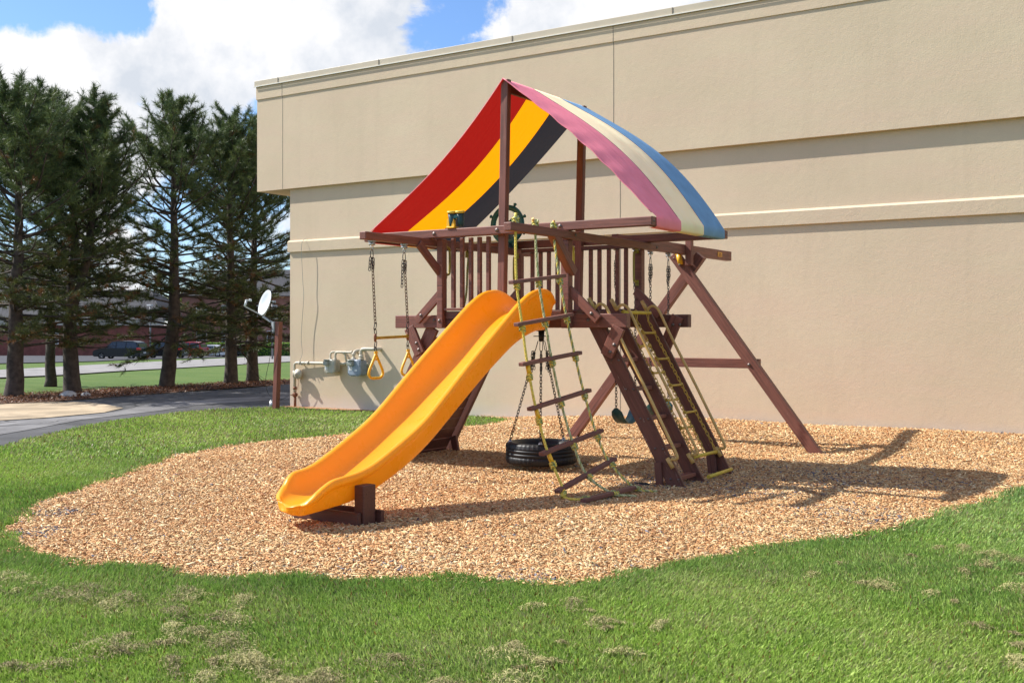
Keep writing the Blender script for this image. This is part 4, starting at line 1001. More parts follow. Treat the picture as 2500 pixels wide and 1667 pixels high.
# swings
def swing(y0, y1, label, slack):
    t = empty('belt_swing', (-5.8, (y0+y1)/2, .45)); tag(t, label, 'swing', 'belt swings under the swing beam')
    zt = .61
    bm = bmesh.new(); n = 16; hw = .075; rows = []
    for i in range(n+1):
        s = i/n; a = (s-.5)*2; y = (y0+y1)/2+(y1-y0)/2*math.sin(a*1.35)/math.sin(1.35); z = .425+.185*(abs(a)**1.9)
        w = hw*min(1, (1-abs(a))*5+.25); rows.append((y, z, w))
    for th in (0, .012):
        pass
    vt = []
    for j, (y, z, w) in enumerate(rows):
        vt.append([bm.verts.new((-5.8+sx*w, y, z+dz)) for sx, dz in ((-1, 0), (1, 0), (1, .010), (-1, .010))])
    for i in range(n):
        for k in range(4):
            f = bm.faces.new((vt[i][k], vt[i][(k+1) % 4], vt[i+1][(k+1) % 4], vt[i+1][k])); f.smooth = k in (0, 2)
    bm.faces.new(vt[0]); bm.faces.new(vt[-1][::-1]); bmesh.ops.recalc_face_normals(bm, faces=bm.faces); from_bm('belt_seat', bm, M['seat_green'], t)
    for yy, yt in ((y0, y0), (y1, y1)):
        bm = bmesh.new(); hanger(bm, -5.8, yt, 2.456); from_bm('hanger', bm, M['galv'], t)
        bm = bmesh.new(); carabiner(bm, -5.8, yt, 2.375); bm_chain(bm, (-5.8, yt, 2.285), (-5.8, yy, zt)); bm_chain(bm, (-5.805, yt-.018, 2.285), (-5.805, yt-.012, 2.285-slack), .030); bm_chain(bm, (-5.79, yt+.014, 2.285), (-5.79, yt+.010, 2.285-slack*.7), .030); from_bm('chain', bm, M['chain_dark'], t)
swing(10.975, 11.45, 'dark green belt swing nearer the playset tower, with short slack chain', .30)
swing(11.85, 12.35, 'dark green belt swing nearer the A frame legs and the wall', .22)

# tyre swing
ty = empty('tire_swing', (-6.18, 9.98, .2)); tag(ty, 'black tyre swing hanging flat under the playset deck on three chains', 'tire swing')
M['rubber'] = simple('tyre_rubber', (.012, .012, .013), .5, spec=.4, var=.25, scale=20, bump=.05)
bm = bmesh.new(); Ro = .385; zc = .19
prof = [(.235, .055), (.26, .085), (.30, .112), (.345, .117), (.372, .105), (Ro-.002, .085), (Ro, .062), (Ro, .058), (Ro-.010, .055), (Ro-.010, .047), (Ro, .044), (Ro, .018), (Ro-.010, .015), (Ro-.010, .007), (Ro, .004), (Ro, -.022), (Ro-.010, -.025), (Ro-.010, -.033), (Ro, -.036), (Ro, -.062), (Ro-.003, -.085), (.372, -.105), (.345, -.117), (.30, -.112), (.26, -.085), (.235, -.055), (.245, -.05), (.27, -.07), (.33, -.09), (.36, -.05), (.36, .05), (.33, .09), (.27, .07), (.245, .05)]
rings = revolve(bm, [(r, z) for r, z in prof], (-6.18, 9.98, zc), 'Z', 144)
for ri in (4, 5, 6):
    for k, v in enumerate(rings[ri]):
        if k % 3 == 0: d = (v.co-Vector((-6.18, 9.98, v.co.z))).normalized(); v.co -= d*.007
for ri in (18, 19, 20):
    for k, v in enumerate(rings[ri]):
        if k % 3 == 0: d = (v.co-Vector((-6.18, 9.98, v.co.z))).normalized(); v.co -= d*.007
bmesh.ops.recalc_face_normals(bm, faces=bm.faces); tyre = from_bm('tyre', bm, M['rubber'], ty)
bm = bmesh.new(); bm_cyl(bm, (-6.18, 9.98, 1.53), (-6.18, 9.98, 1.49), .055, 20); bm_cyl(bm, (-6.18, 9.98, 1.50), (-6.18, 9.98, 1.38), .035, 16, r2=.028)
for a in (0, 2.09, 4.19): d = Vector((math.cos(a), math.sin(a), 0)); bm_link(bm, Vector((-6.18, 9.98, 1.435))+d*.05, d, (0, 0, 1) if 0 else d.cross(Vector((0, 0, 1))), .085, .04, .005)
from_bm('swivel', bm, M['chain_dark'], ty)
for px, py in ((-6.45, 9.78), (-6.02, 9.70), (-6.08, 10.28)):
    e = Vector((px, py, .315)); d = Vector((px+6.18, py-9.98, 0)); s0 = Vector((-6.18, 9.98, 1.39))+d.normalized()*.035; p1 = s0.lerp(e, .16)+Vector((0, 0, -.0))
    bm = bmesh.new(); bm_link(bm, s0+(p1-s0)*.35, p1-s0, d.cross(Vector((0, 0, 1))), .11, .030, .004); bm_chain(bm, s0+(e-s0)*.12, e); bm_chain(bm, s0+(e-s0)*.11+d.normalized()*.03, s0+(e-s0)*.11+d.normalized()*.035-Vector((0, 0, .22)), .03); bm_chain(bm, s0+(e-s0)*.11+d.normalized()*.012, s0+(e-s0)*.11+d.normalized()*.01-Vector((0, 0, .19)), .03)
    from_bm('chain', bm, M['chain_dark'], ty)
    bm = bmesh.new(); bm_tube(bm, [e+Vector((0, 0, .02)), e+Vector((0, 0, -.01)), e+Vector((0, 0, -.03))], [.010, .024, .030], 8); from_bm('eye_bolt', bm, M['galv'], tyre)

# rope ladder
M['rope_y'] = simple('rope_yellow', (.76, .60, .10), .6, var=.2, scale=40); M['rope_g'] = simple('rope_green', (.27, .30, .10), .6, var=.25, scale=40); M['rope_p'] = simple('rope_pale', (.52, .52, .27), .6, var=.2, scale=40)
RM = [M['rope_y'], M['rope_g'], M['rope_p']]
rl = empty('rope_ladder', (-5.37, 8.55, 2.38)); tag(rl, 'rope ladder with seven brown wooden rungs trailing onto the wood chips', 'rope ladder')
RG = [((-5.336, 8.10, 1.925), (-5.289, 8.95, 2.018)), ((-5.28, 8.10, 1.548), (-5.208, 8.95, 1.648)), ((-5.228, 8.10, 1.197), (-5.114, 8.95, 1.288)), ((-5.142, 8.10, .805), (-5.013, 8.95, .938)), ((-5.019, 8.10, .418), (-4.882, 8.95, .568)), ((-4.861, 8.10, .105), (-4.744, 8.95, .312)), ((-4.555, 8.02, .062), (-4.47, 8.90, .088))]
tt = (.10, .50, .90)
for a, b in RG: beam('rung', a, b, .060, .034, M['wood_rung'], rl, (0, 0, 1), .006)
tops = [(-5.37, 8.225, 2.475), (-5.37, 8.56, 2.475), (-5.37, 8.895, 2.475)]
for k in range(3):
    pts = [tops[k], (tops[k][0]+.003, tops[k][1], 2.38)]
    for a, b in RG: pts.append(tuple(Vector(a).lerp(Vector(b), tt[k])))
    if k == 0: pts = pts[:-1]+[(-4.80, 8.12, .062), (-4.68, 8.10, .052), tuple(Vector(RG[6][0]).lerp(Vector(RG[6][1]), .12))]
    else: pts.append((pts[-1][0]+.10, pts[-1][1]+.10, .048)); pts.append((pts[-1][0]+.07, pts[-1][1]+.03, .046))
    bm = bmesh.new(); mm = [(0, 0, 0), (2, 1, 2), (2, 1, 0)][k]
    bm_rope(bm, pts, mats=mm)
    for i in range(7):
        a, b = RG[i]; p = Vector(a).lerp(Vector(b), tt[k]); q = Vector(pts[min(i+3, len(pts)-1)])-p; q.normalize()
        off = .040 if not (k == 0 and i in (2, 3, 4, 5)) else .125
        if i == 6: off = .03
        if k == 0 and i == 5: off = .075
        bm_knot(bm, p+q*off, q, mats=(0, 1, 0) if k == 0 else (0, 1, 2))
    bm_knot(bm, Vector(tops[k])+Vector((0, 0, .010)), (0, 0, 1), 1.15, mats=(0, 1, 2))
    ro = from_bm('rope', bm, RM, rl)
    bm = bmesh.new(); c = Vector(tops[k])+Vector((0, 0, .02)); d = Vector([(.0, .01, .06), (-.0, -.045, .035), (0, 0, .05)][k]); bm_tube(bm, [c, c+d], .013, 12); from_bm('rope_end', bm, [M['rope_y'], M['orange_pale'], M['orange_pale']][k], ro)
    if k == 0:
        for i in (2, 3, 4, 5):
            a, b = RG[i]; p = Vector(a).lerp(Vector(b), tt[0]); q = (Vector(pts[i+3])-p).normalized(); l0, l1 = (.016, .105) if i < 5 else (.016, .06)
            bm = bmesh.new(); bm_cyl(bm, p+q*l0, p+q*l1, .021, 16); from_bm('sleeve', bm, M['yellow'], rl)

# climbing rope by the climbing wall
bm = bmesh.new(); bm_rope(bm, [(-7.07, 9.88, 2.39), (-7.085, 9.88, 2.2), (-7.14, 9.88, 1.76), (-7.45, 9.88, 1.28), (-7.85, 9.88, .6), (-8.12, 9.88, .12), (-8.2, 9.9, .02)], mats=(0, 1, 1)); bm_knot(bm, (-7.08, 9.88, 2.34), (0, 0, 1)); cr_ = from_bm('climbing_rope', bm, [M['olive_grip'], M['rope_g'], M['rope_p']])
tag(cr_, 'olive climbing rope hanging inside the tower above the climbing wall', 'rope')

# chain ladder between the right-hand stringers
cl = empty('chain_ladder', (-5.12, 10.06, 1.68)); tag(cl, 'yellow chain ladder hanging between the two right hand ladder stringers', 'chain ladder')
P0 = Vector((-5.12, 0, 1.60)); P1 = Vector((-4.405, 0, .36))
for y in (9.88, 10.14, 10.41):
    bm = bmesh.new(); bm_chain(bm, P0+Vector((0, y, 0)), P1+Vector((0, y, 0)), .040, .054, .026, .0042); from_bm('chain', bm, M['chain_yellow'], cl)
for i in range(8):
    s = .10+i*.108; c = P0.lerp(P1, s); ya, yb = (10.14, 10.41) if i % 2 == 0 else (9.88, 10.14)
    bm = bmesh.new(); bm_tube(bm, [c+Vector((0, ya, 0)), c+Vector((0, ya+.04, -.004)), c+Vector((0, yb-.04, -.004)), c+Vector((0, yb, 0))], [.020, .012, .012, .020], 10); from_bm('plastic_rung', bm, M['chain_yellow'], cl)
for p, r in ((Vector((-5.13, 0, 1.682)), .018), (Vector((-4.36, 0, .265)), .017)):
    bm = bmesh.new(); bm_cyl(bm, p+Vector((0, 9.84, 0)), p+Vector((0, 10.475, 0)), r, 14); from_bm('spreader_bar', bm, M['yellow_old'], cl)
for y in (9.88, 10.14, 10.41):
    for top in (1, 0):
        bm = bmesh.new(); q = Vector((-5.13, y, 1.682)) if top else Vector((-4.36, y, .265)); e = (P0 if top else P1)+Vector((0, y, 0)); bm_tube(bm, [q+Vector((0, -.03, 0)), q+Vector((0, -.015, .024 if top else -.02)), q+Vector((0, .03, .01 if top else 0)), e, q+Vector((0, -.03, 0))], .0045, 6, 4); from_bm('bridle', bm, M['chain_yellow'], cl)
bm = bmesh.new(); bm_cyl(bm, (-4.20, 9.84, .085), (-4.22, 10.475, .090), .018, 14); bar = from_bm('ground_bar', bm, M['yellow_old']); tag(bar, 'yellow bar lying on the wood chips at the foot of the chain ladder', 'bar')
bm = bmesh.new(); bmesh.ops.create_icosphere(bm, subdivisions=3, radius=.06, matrix=Matrix.Translation((-4.62, 9.22, .03)) @ Matrix.Rotation(.6, 4, 'Z') @ Matrix.Diagonal((1.9, .8, .7, 1)))
for v in bm.verts: v.co += Vector((random.uniform(-1, 1), random.uniform(-1, 1), random.uniform(-1, 1)))*.008
tag(from_bm('weed_cloth', bm, M['rubber']), 'crumpled black cloth scrap on the chips beside the ladder foot', 'cloth')

# ------------------------------------------------------------------ pines
M['bark'] = simple('pine_bark', (.062, .047, .038), .9, var=.5, scale=9, bump=.9)
def needle_mat():
    t = NT('pine_needles'); at = t.node('ShaderNodeVertexColor'); at.layer_name = 'Col'; t.set(at.outputs[0], .5, spec=.35)
    tr = t.node('ShaderNodeBsdfTranslucent'); t.l.new(at.outputs[0], tr.inputs[0]); ms = t.node('ShaderNodeMixShader'); ms.inputs[0].default_value = .2
    t.l.new(t.b.outputs[0], ms.inputs[1]); t.l.new(tr.outputs[0], ms.inputs[2]); t.l.new(ms.outputs[0], t.out.inputs[0]); return t.m
M['pneedle'] = needle_mat()
def pine(base, H, stems, label, Rm=1.75, seed=0, start=1.15, dens=1.0, tr=.19):
    rs = np.random.default_rng(seed+100); bx, by = base; bzz = gz(bx, by)
    t = empty('pine_tree', (bx, by, bzz)); tag(t, label, 'pine tree', 'pine trees along the drive')
    bt = bmesh.new(); Vt = []; Ct = []   # twigs as prisms (numpy), needles as tris
    tw = []  # (p0,p1,r)
    tufts = []
    for si, (path, Hs) in enumerate(stems):
        P = catmull([(bx+dx, by+dy, bzz+z) for dx, dy, z in path], 5); m = len(P)
        z0 = P[0].z; rad = [tr*(1 if si == 0 else .62)*(1-.93*(p.z-z0)/(P[-1].z-z0+.001))**1.15+.012 for p in P]
        if si == 0: rad[0] *= 1.3; rad[1] *= 1.08
        for i in range(m): 
            if 0 < i < m-1: P[i] += Vector((rs.normal(0, .012), rs.normal(0, .012), 0))
        bm_tube(bt, P, rad, 10)
        zs = [p.z-bzz for p in P]
        z = max(start, zs[0]+.25)
        while z < Hs-.12:
            i = min(m-2, max(0, next((k for k in range(m-1) if zs[k+1] >= z), m-2))); f = (z-zs[i])/(zs[i+1]-zs[i]+1e-6); c = P[i].lerp(P[i+1], f)
            rel = (Hs-z)/Hs
            R0 = Rm*min(1.0, .20+2.0*rel**.85)*(1.0 if rel < .75 else 1-.15*(rel-.75)/.25)
            nb = 4 if rel > .15 else 3
            ph = rs.uniform(0, 6.28)
            for b in range(nb):
                c = P[i].lerp(P[i+1], min(1, max(0, f+rs.normal(0, .3)))); a = ph+b*2*math.pi/nb+rs.normal(0, .25); L = R0*rs.uniform(.65, 1.2)
                up0 = .85*(1-rel)**2+.02+rs.normal(0, .20); d = Vector((math.cos(a), math.sin(a), up0)).normalized()
                n = 6; pts = [c]; q = c.copy(); dd = d.copy()
                for k in range(n):
                    dd = (dd+Vector((rs.normal(0, .12), rs.normal(0, .12), .10 if rel < .5 else -.03+.13*k/n))).normalized(); q = q+dd*(L/n); pts.append(q.copy())
                r0 = .010+.016*L/1.6
                for k in range(n): tw.append((pts[k], pts[k+1], r0*(1-k/n*.75)+.003, r0*(1-(k+1)/n*.75)+.003))
                dead = rel > .80 and rs.random() < .35
                # side twigs
                for k in range(2 if rel > .3 else 1, n+1):
                    for sgn in ((-1, 1) if rs.random() < .9*dens else (rs.choice((-1, 1)),)):
                        if k == n and sgn == -1: sdv = dd.copy()
                        else:
                            hd = (pts[min(k, n)]-pts[k-1]).normalized(); side = hd.cross(Vector((0, 0, 1))).normalized()*sgn; sdv = (hd*.75+side*rs.uniform(.5, 1.0)+Vector((0, 0, rs.normal(.12, .22)))).normalized()
                        tl = L*.30*rs.uniform(.6, 1.25)*(1.1-.5*k/n); p = pts[k]; e = p+sdv*tl+Vector((0, 0, -.02*rel)); tw.append((p, e, .006, .003))
                        if rs.random() < .5: e2 = p.lerp(e, .5)+Vector((rs.normal(0, .12), rs.normal(0, .12), rs.normal(-.02, .08))); tw.append((p.lerp(e, .5), e2, .004, .002)); tufts.append((e2, (e2-p).normalized(), rel, a)) if not dead else None
                        if dead or (rel > .33 and rs.random() < .22): continue
                        tufts.append((e, sdv, rel, a))
                        if tl > .22: tufts.append((p.lerp(e, .6), sdv, rel, a))
            z += (.20 if rel > .3 else .15)*rs.uniform(.8, 1.25)/dens
        # leader candle
        for k in range(5): tufts.append((P[-1]+Vector((rs.normal(0, .04), rs.normal(0, .04), -.07*k)), Vector((rs.normal(0, .25), rs.normal(0, .25), 1)), 0, 0))
    tree_trunk = from_bm('trunk', bt, M['bark'], t)
    # twigs
    n = len(tw); A = np.array([tuple(a) for a, b, c, d in tw]); B = np.array([tuple(b) for a, b, c, d in tw]); ra = np.array([c for *_, c, d in tw]); rb_ = np.array([d for *_, d in tw])
    d = B-A; d /= np.linalg.norm(d, axis=1)[:, None]+1e-9; s = np.cross(d, [0.31, .2, .93]); s /= np.linalg.norm(s, axis=1)[:, None]+1e-9; u = np.cross(d, s)
    V = []
    for k in range(4):
        an = k*math.pi/2; off = s*math.cos(an)+u*math.sin(an); V.append(A+off*ra[:, None]); V.append(B+off*rb_[:, None])
    V = np.stack(V, 1).reshape(-1, 3); q = np.array([[0, 1, 3, 2], [2, 3, 5, 4], [4, 5, 7, 6], [6, 7, 1, 0]]); F = (np.arange(n)[:, None, None]*8+q[None]).reshape(-1, 4)
    o0 = np.array([bx, by, bzz]); me = npmesh('branches', V-o0, F, 4); lim = obj('branches', me, M['bark'], t, Matrix.Translation((bx, by, bzz)))
    # needles
    nT = len(tufts); K = 44
    E = np.array([tuple(e) for e, *_ in tufts]); DD = np.array([tuple(v.normalized()) for _, v, *_ in tufts]); rel = np.array([r for *_, r, a in tufts])
    E = np.repeat(E, K, 0); DD = np.repeat(DD, K, 0); rel = np.repeat(rel, K); N = nT*K
    back = rs.random(N)*.24; c = E-DD*back[:, None]
    rnd = rs.normal(0, 1, (N, 3)); rnd /= np.linalg.norm(rnd, axis=1)[:, None]; nd = DD*rs.uniform(.35, 1.1, (N, 1))+rnd*.8; nd[:, 2] += .18; nd /= np.linalg.norm(nd, axis=1)[:, None]
    LL = rs.uniform(.09, .165, N)*np.where(rel < .5, 1.08, .92); sd = np.cross(nd, rs.normal(0, 1, (N, 3))); sd /= np.linalg.norm(sd, axis=1)[:, None]
    wv = .011; P = np.stack([c-sd*wv/2, c+sd*wv/2, c+nd*LL[:, None]], 1).reshape(-1, 3); F = np.arange(N*3).reshape(-1, 3)
    tcol = rs.random(nT); base_c = np.array([.062, .102, .040]); lite = np.array([.17, .22, .065]); brown = np.array([.24, .115, .04]); 
    cc_ = base_c[None]*(1-tcol[:, None]*.8)+lite[None]*tcol[:, None]*.8; rT = np.array([r for *_, r, a in tufts]); k = rs.random(nT) < np.where(rT > .55, .14, .01); cc_[k] = brown*rs.uniform(.6, 1.0, (k.sum(), 1)); k2 = (rT > .5) & ~k; cc_[k2] *= np.array([.85, .74, .62])
    col = np.repeat(cc_, K, 0)*rs.uniform(.7, 1.3, (N, 1)); col = np.repeat(col, 3, 0)
    me = npmesh('foliage', P-o0, F, 3, np.clip(col, 0, 1)); obj('foliage', me, M['pneedle'], t, Matrix.Translation((bx, by, bzz)))
    return t
pine((-22.38, 14.09), 7.5, [([(0, 0, -.1), (0, 0, 1.5), (.05, .05, 3.5), (.0, .05, 5.0), (-.12, -.05, 6.75)], 6.75)], 'tall straight pine at the far left of the tree row', 1.9, 1)
pine((-26.2, 17.5), 8.4, [([(0, 0, -.1), (0, 0, 2), (-.05, 0, 5), (-.1, -.1, 7.7)], 7.7)], 'pine standing behind the row between the first and forked pines', 1.8, 2, tr=.13, start=2.2)
pine((-22.68, 15.74), 7.3, [([(0, 0, -.1), (-.05, -.03, 1.4), (-.02, 0, 2.4), (0, .02, 4.5), (-.1, -.05, 6.5)], 6.5), ([(0, 0, 2.1), (.16, .12, 2.8), (.30, .25, 3.6), (.40, .30, 5.2), (.48, .34, 6.75)], 6.75)], 'forked pine with two stems and a white stone at its foot', 1.6, 3)
pine((-22.90, 18.61), 7.85, [([(0, 0, -.1), (.08, .04, .8), (.17, .10, 2.0), (.14, .12, 4.5), (.14, .12, 7.35)], 7.35)], 'pine with leaning trunk base in the middle of the row', 1.85, 4)
pine((-22.80, 20.69), 7.8, [([(0, 0, -.1), (0, 0, 2), (.0, .0, 5), (-.05, 0, 7.35)], 7.35)], 'slim dark pine second from the building in the tree row', 1.75, 5, tr=.17)
pine((-23.35, 22.0), 7.6, [([(0, 0, -.1), (.02, 0, 2), (.05, .05, 5), (.1, .1, 7.3)], 7.3)], 'pine nearest the building behind the satellite dish', 1.8, 6, tr=.16)
M['stone'] = simple('pale_stone', (.42, .42, .42), .8, var=.3, scale=8, bump=.5)
for i, (px, py, r, lb) in enumerate([(165, 965, .20, 'larger pale grey stone at the foot of the forked pine'), (211, 963, .11, 'smaller pale stone in the needle litter right of the forked pine')]):
    D = 1.44*2663/(py-806); X = (px-1250)/2663*D; x, y = .8357*X-.5492*D, .5492*X+.8357*D; bm = bmesh.new(); bmesh.ops.create_icosphere(bm, subdivisions=3, radius=r, matrix=Matrix.Translation((x, y, .02)) @ Matrix.Diagonal((1.2, 1, .62, 1)))
    for v in bm.verts: v.co += (v.co-Vector((x, y, 0)))*random.uniform(-.06, .06)+Vector((0, 0, .03*math.sin(v.co.x*19)))
    tag(from_bm('stone', bm, M['stone'], sm=True), lb, 'stone', 'pale stones under the pines')
# pine cone litter
def litter():
    n = 26000; yy = rng.uniform(9, 30, n); xx = rng.uniform(-24, -20.3, n); k = inpoly(xx, yy, NEEDLES) | (distpoly(xx, yy, NEEDLES) < .12); xx, yy = xx[k], yy[k]; n = len(xx); L = rng.uniform(.03, .09, n); yaw = rng.uniform(0, 6.28, n); pit = rng.normal(.2, .4, n)
    d = np.stack([np.cos(yaw)*np.cos(pit), np.sin(yaw)*np.cos(pit), np.sin(pit)], 1)*L[:, None]; s = np.stack([-np.sin(yaw), np.cos(yaw), np.zeros(n)], 1)*rng.uniform(.006, .02, n)[:, None]; c = np.stack([xx, yy, gz_np(xx, yy)+.035+rng.random(n)*.05], 1)
    P = np.stack([c-d/2, c-s, c+d/2, c+s+[0, 0, .01]], 1).reshape(-1, 3); col = np.array([.17, .075, .035])*rng.uniform(.3, 1.7, n)[:, None]
    me = npmesh('needle_litter', P, np.arange(n*4).reshape(-1, 4), 4, np.repeat(np.clip(col, 0, 1), 4, 0)); tag(obj('needle_litter', me, M['pneedle']), 'rusty brown fallen needles and cones under the pine row', 'needle litter', kind='stuff')
litter()

# ------------------------------------------------------------------ far buildings, hedge, cars
def brickm(name, c):
    t = NT(name); br = t.node('ShaderNodeTexBrick'); br.inputs['Scale'].default_value = 4; t.l.new(t.mapv((1, 1, 1)), br.inputs['Vector']); br.inputs['Color1'].default_value = (*c, 1); br.inputs['Color2'].default_value = (*[x*.75 for x in c], 1); br.inputs['Mortar'].default_value = (.35, .28, .25, 1); br.inputs['Mortar Size'].default_value = .012
    n = t.noise(t.mapv(), .5, 4); return t.set(t.mix(t.ramp(n, [(.3, 0.0), (.7, .3)]), br.outputs[0], tuple(x*.7 for x in c)), .9)
M['brick'] = simple('red_brick', (.21, .070, .055), .9, var=.25, scale=1.5); M['brick2'] = simple('pink_brick', (.27, .125, .10), .9, var=.2, scale=1.5)
M['shingle'] = simple('dark_shingles', (.040, .040, .046), .9, var=.35, scale=3, bump=.4); M['fascia'] = simple('cream_fascia', (.42, .39, .34), .6); M['glass'] = simple('dark_window_glass', (.02, .025, .03), .12, spec=.8); M['white'] = simple('white_frame', (.75, .75, .75), .5)
AX = Vector((.8357, .5492, 0)); FW = Vector((-.5492, .8357, 0))
def camM(px, D, yaw=0, z=None):
    x, y = camxy(px, D); return Matrix.Translation((x, y, gz(x, y) if z is None else z)) @ Matrix.Rotation(YAW+yaw, 4, 'Z')
def lbox(name, M0, b, mat, parent, bev=0):
    bm = bmesh.new()
    for q in (b if isinstance(b, list) else [b]): bm_box(bm, *q, bev)
    return from_bm(name, bm, mat, parent, M0)
def gable(name, M0, x0, x1, y0, y1, z0, zr, mat, parent, ov=.5, hip=3):
    bm = bmesh.new(); a = [bm.verts.new(v) for v in ((x0-ov, y0-ov, z0), (x1+ov, y0-ov, z0), (x1+ov, y1+ov, z0), (x0-ov, y1+ov, z0))]; ym = (y0+y1)/2; r = [bm.verts.new((x0+hip, ym, zr)), bm.verts.new((x1-hip, ym, zr))]
    for f in ((a[0], a[1], r[1], r[0]), (a[1], a[2], r[1]), (a[2], a[3], r[0], r[1]), (a[3], a[0], r[0]), (a[3], a[2], a[1], a[0])): bm.faces.new(f)
    return from_bm(name, bm, mat, parent, M0)
M0 = camM(150, 150, R(-4)); b1 = empty('brick_building', M0.translation); WM[b1.name] = M0; b1.matrix_basis = M0; tag(b1, 'low red brick building with dark shingled roofs behind the left pines', 'building')
lbox('wall', M0, (-32, 14, 0, 18, -1, 4.2), M['brick'], b1); lbox('fascia', M0, (-32.6, 14.6, -.6, -.35, 4.2, 4.9), M['fascia'], b1); gable('roof', M0, -32, 14, 0, 18, 4.95, 9.4, M['shingle'], b1, .6, 5)
lbox('upper_wall', M0, (-40, -6, 9, 26, 4.0, 8.6), M['brick'], b1); gable('roof', M0, -40, -6, 9, 26, 8.7, 14.2, M['shingle'], b1, .6, 7)
for x in (-20, -2):
    w = lbox('window', M0, (x, x+1.6, -.06, .02, 1.6, 3.2), M['white'], b1); lbox('pane', M0, (x+.1, x+1.5, -.09, -.065, 1.7, 3.1), M['glass'], w)
M1 = camM(600, 158, R(6)); b2_ = empty('brick_building', M1.translation); WM[b2_.name] = M1; b2_.matrix_basis = M1; tag(b2_, 'two storey pink brick building with white framed windows behind the satellite dish', 'building')
lbox('wall', M1, (-9, 26, 0, 20, -1, 8.6), M['brick2'], b2_); gable('roof', M1, -9, 26, 0, 20, 8.65, 13.0, M['shingle'], b2_, .7, 6)
for zz in (1.6, 5.3):
    for x in (-7, -3.4, .2, 3.0, 6.6, 10.5, 14):
        w = lbox('window', M1, (x, x+1.5, -.08, .02, zz, zz+2.0), M['white'], b2_); lbox('pane', M1, [(x+.1, x+1.4, -.11, -.085, zz+.1, zz+.62), (x+.1, x+1.4, -.11, -.085, zz+.72, zz+1.24), (x+.1, x+1.4, -.11, -.085, zz+1.34, zz+1.9)], M['glass'], w)
# hedge and distant broadleaf trees from leaf scraps
def leafmass(name, center, size, n, c0, c1, mat, parent=None, leaf=.25, boxy=False, seed=1):
    rs = np.random.default_rng(seed)
    if boxy: p = rs.uniform(-1, 1, (n, 3)); ax = rs.integers(0, 3, n); p[np.arange(n), ax] = np.sign(p[np.arange(n), ax])*rs.uniform(.85, 1, n)
    else:
        cl_ = rs.normal(0, .42, (26, 3)); cl_[:, 2] = np.abs(cl_[:, 2])*.9-.25; idx = rs.integers(0, 26, n); p = cl_[idx]+rs.normal(0, .17, (n, 3))
    P0 = p*np.array(size)+np.array(center); d = rs.normal(0, 1, (n, 3)); d /= np.linalg.norm(d, axis=1)[:, None]; s = np.cross(d, rs.normal(0, 1, (n, 3))); s /= np.linalg.norm(s, axis=1)[:, None]
    P = np.stack([P0-d*leaf/2, P0-s*leaf*.3, P0+d*leaf/2, P0+s*leaf*.3], 1).reshape(-1, 3); t = rs.random((n, 1)); col = np.array(c0)*(1-t)+np.array(c1)*t
    o0 = np.array(center); return obj(name, npmesh(name, P-o0, np.arange(n*4).reshape(-1, 4), 4, np.repeat(col, 4, 0)), mat, parent, Matrix.Translation(center))
Mh = camM(600, 142, R(2)); hc = Mh.translation
hg = empty('hedge', hc); tag(hg, 'bright green clipped hedge in front of the pink brick building', 'hedge')
hm = leafmass('hedge_foliage', (0, 0, .85), (12, .7, .95), 9000, (.09, .20, .02), (.26, .40, .05), M['pneedle'], None, .22, True, 5); hm.matrix_basis = Mh @ Matrix.Translation((0, 0, .85)); WM[hm.name] = hm.matrix_basis.copy(); mb = hm.matrix_basis.copy(); hm.parent = hg; hm.matrix_basis = WM[hg.name].inverted() @ mb
lbox('hedge_body', Mh, (-11.8, 11.8, -.5, .5, 0, 1.6), simple('hedge_core', (.02, .05, .01), .9), hg)
for i, (px, D, s, h, cc0, cc1, lb) in enumerate([(345, 215, (5, 5, 5), 8.5, (.08, .13, .04), (.22, .26, .07), 'distant yellow green tree left of the middle pine'), (440, 225, (5.5, 5.5, 5.5), 9.5, (.10, .13, .03), (.30, .28, .06), 'distant tree in new yellow leaf right of the middle pine'), (500, 205, (4, 4, 4.4), 7.5, (.07, .11, .04), (.20, .22, .07), 'distant olive tree beside the pink brick building'), (275, 235, (5, 5, 4.4), 6.5, (.06, .10, .04), (.14, .18, .08), 'distant dull green tree behind the black car')]):
    x, y = camxy(px, D); z = gz(x, y); t = empty('distant_tree', (x, y, z)); tag(t, lb, 'tree', 'trees far beyond the car park'); tube('trunk', [(x, y, z), (x+.2, y, z+h*.5), (x, y, z+h*.9)], [.35, .1], M['bark'], t, 8)
    leafmass('crown', (x, y, z+h), s, 5000, cc0, cc1, M['pneedle'], t, .55, False, 20+i)
M['pole'] = simple('pole_grey', (.20, .21, .23), .5)
for i, (px, D, h, lb) in enumerate([(367, 128, 6.0, 'grey light pole left of the middle pine'), (665, 100, 5.2, 'grey light pole behind the satellite dish')]):
    x, y = camxy(px, D); z = gz(x, y); t = empty('light_pole', (x, y, z)); tag(t, lb, 'light pole', 'light poles by the car park'); tube('pole', [(x, y, z), (x, y, z+h)], .09, M['pole'], t, 8); box('lamp_head', x-.5, x+.3, y-.15, y+.15, z+h, z+h+.18, M['dish_arm'], t, .02)
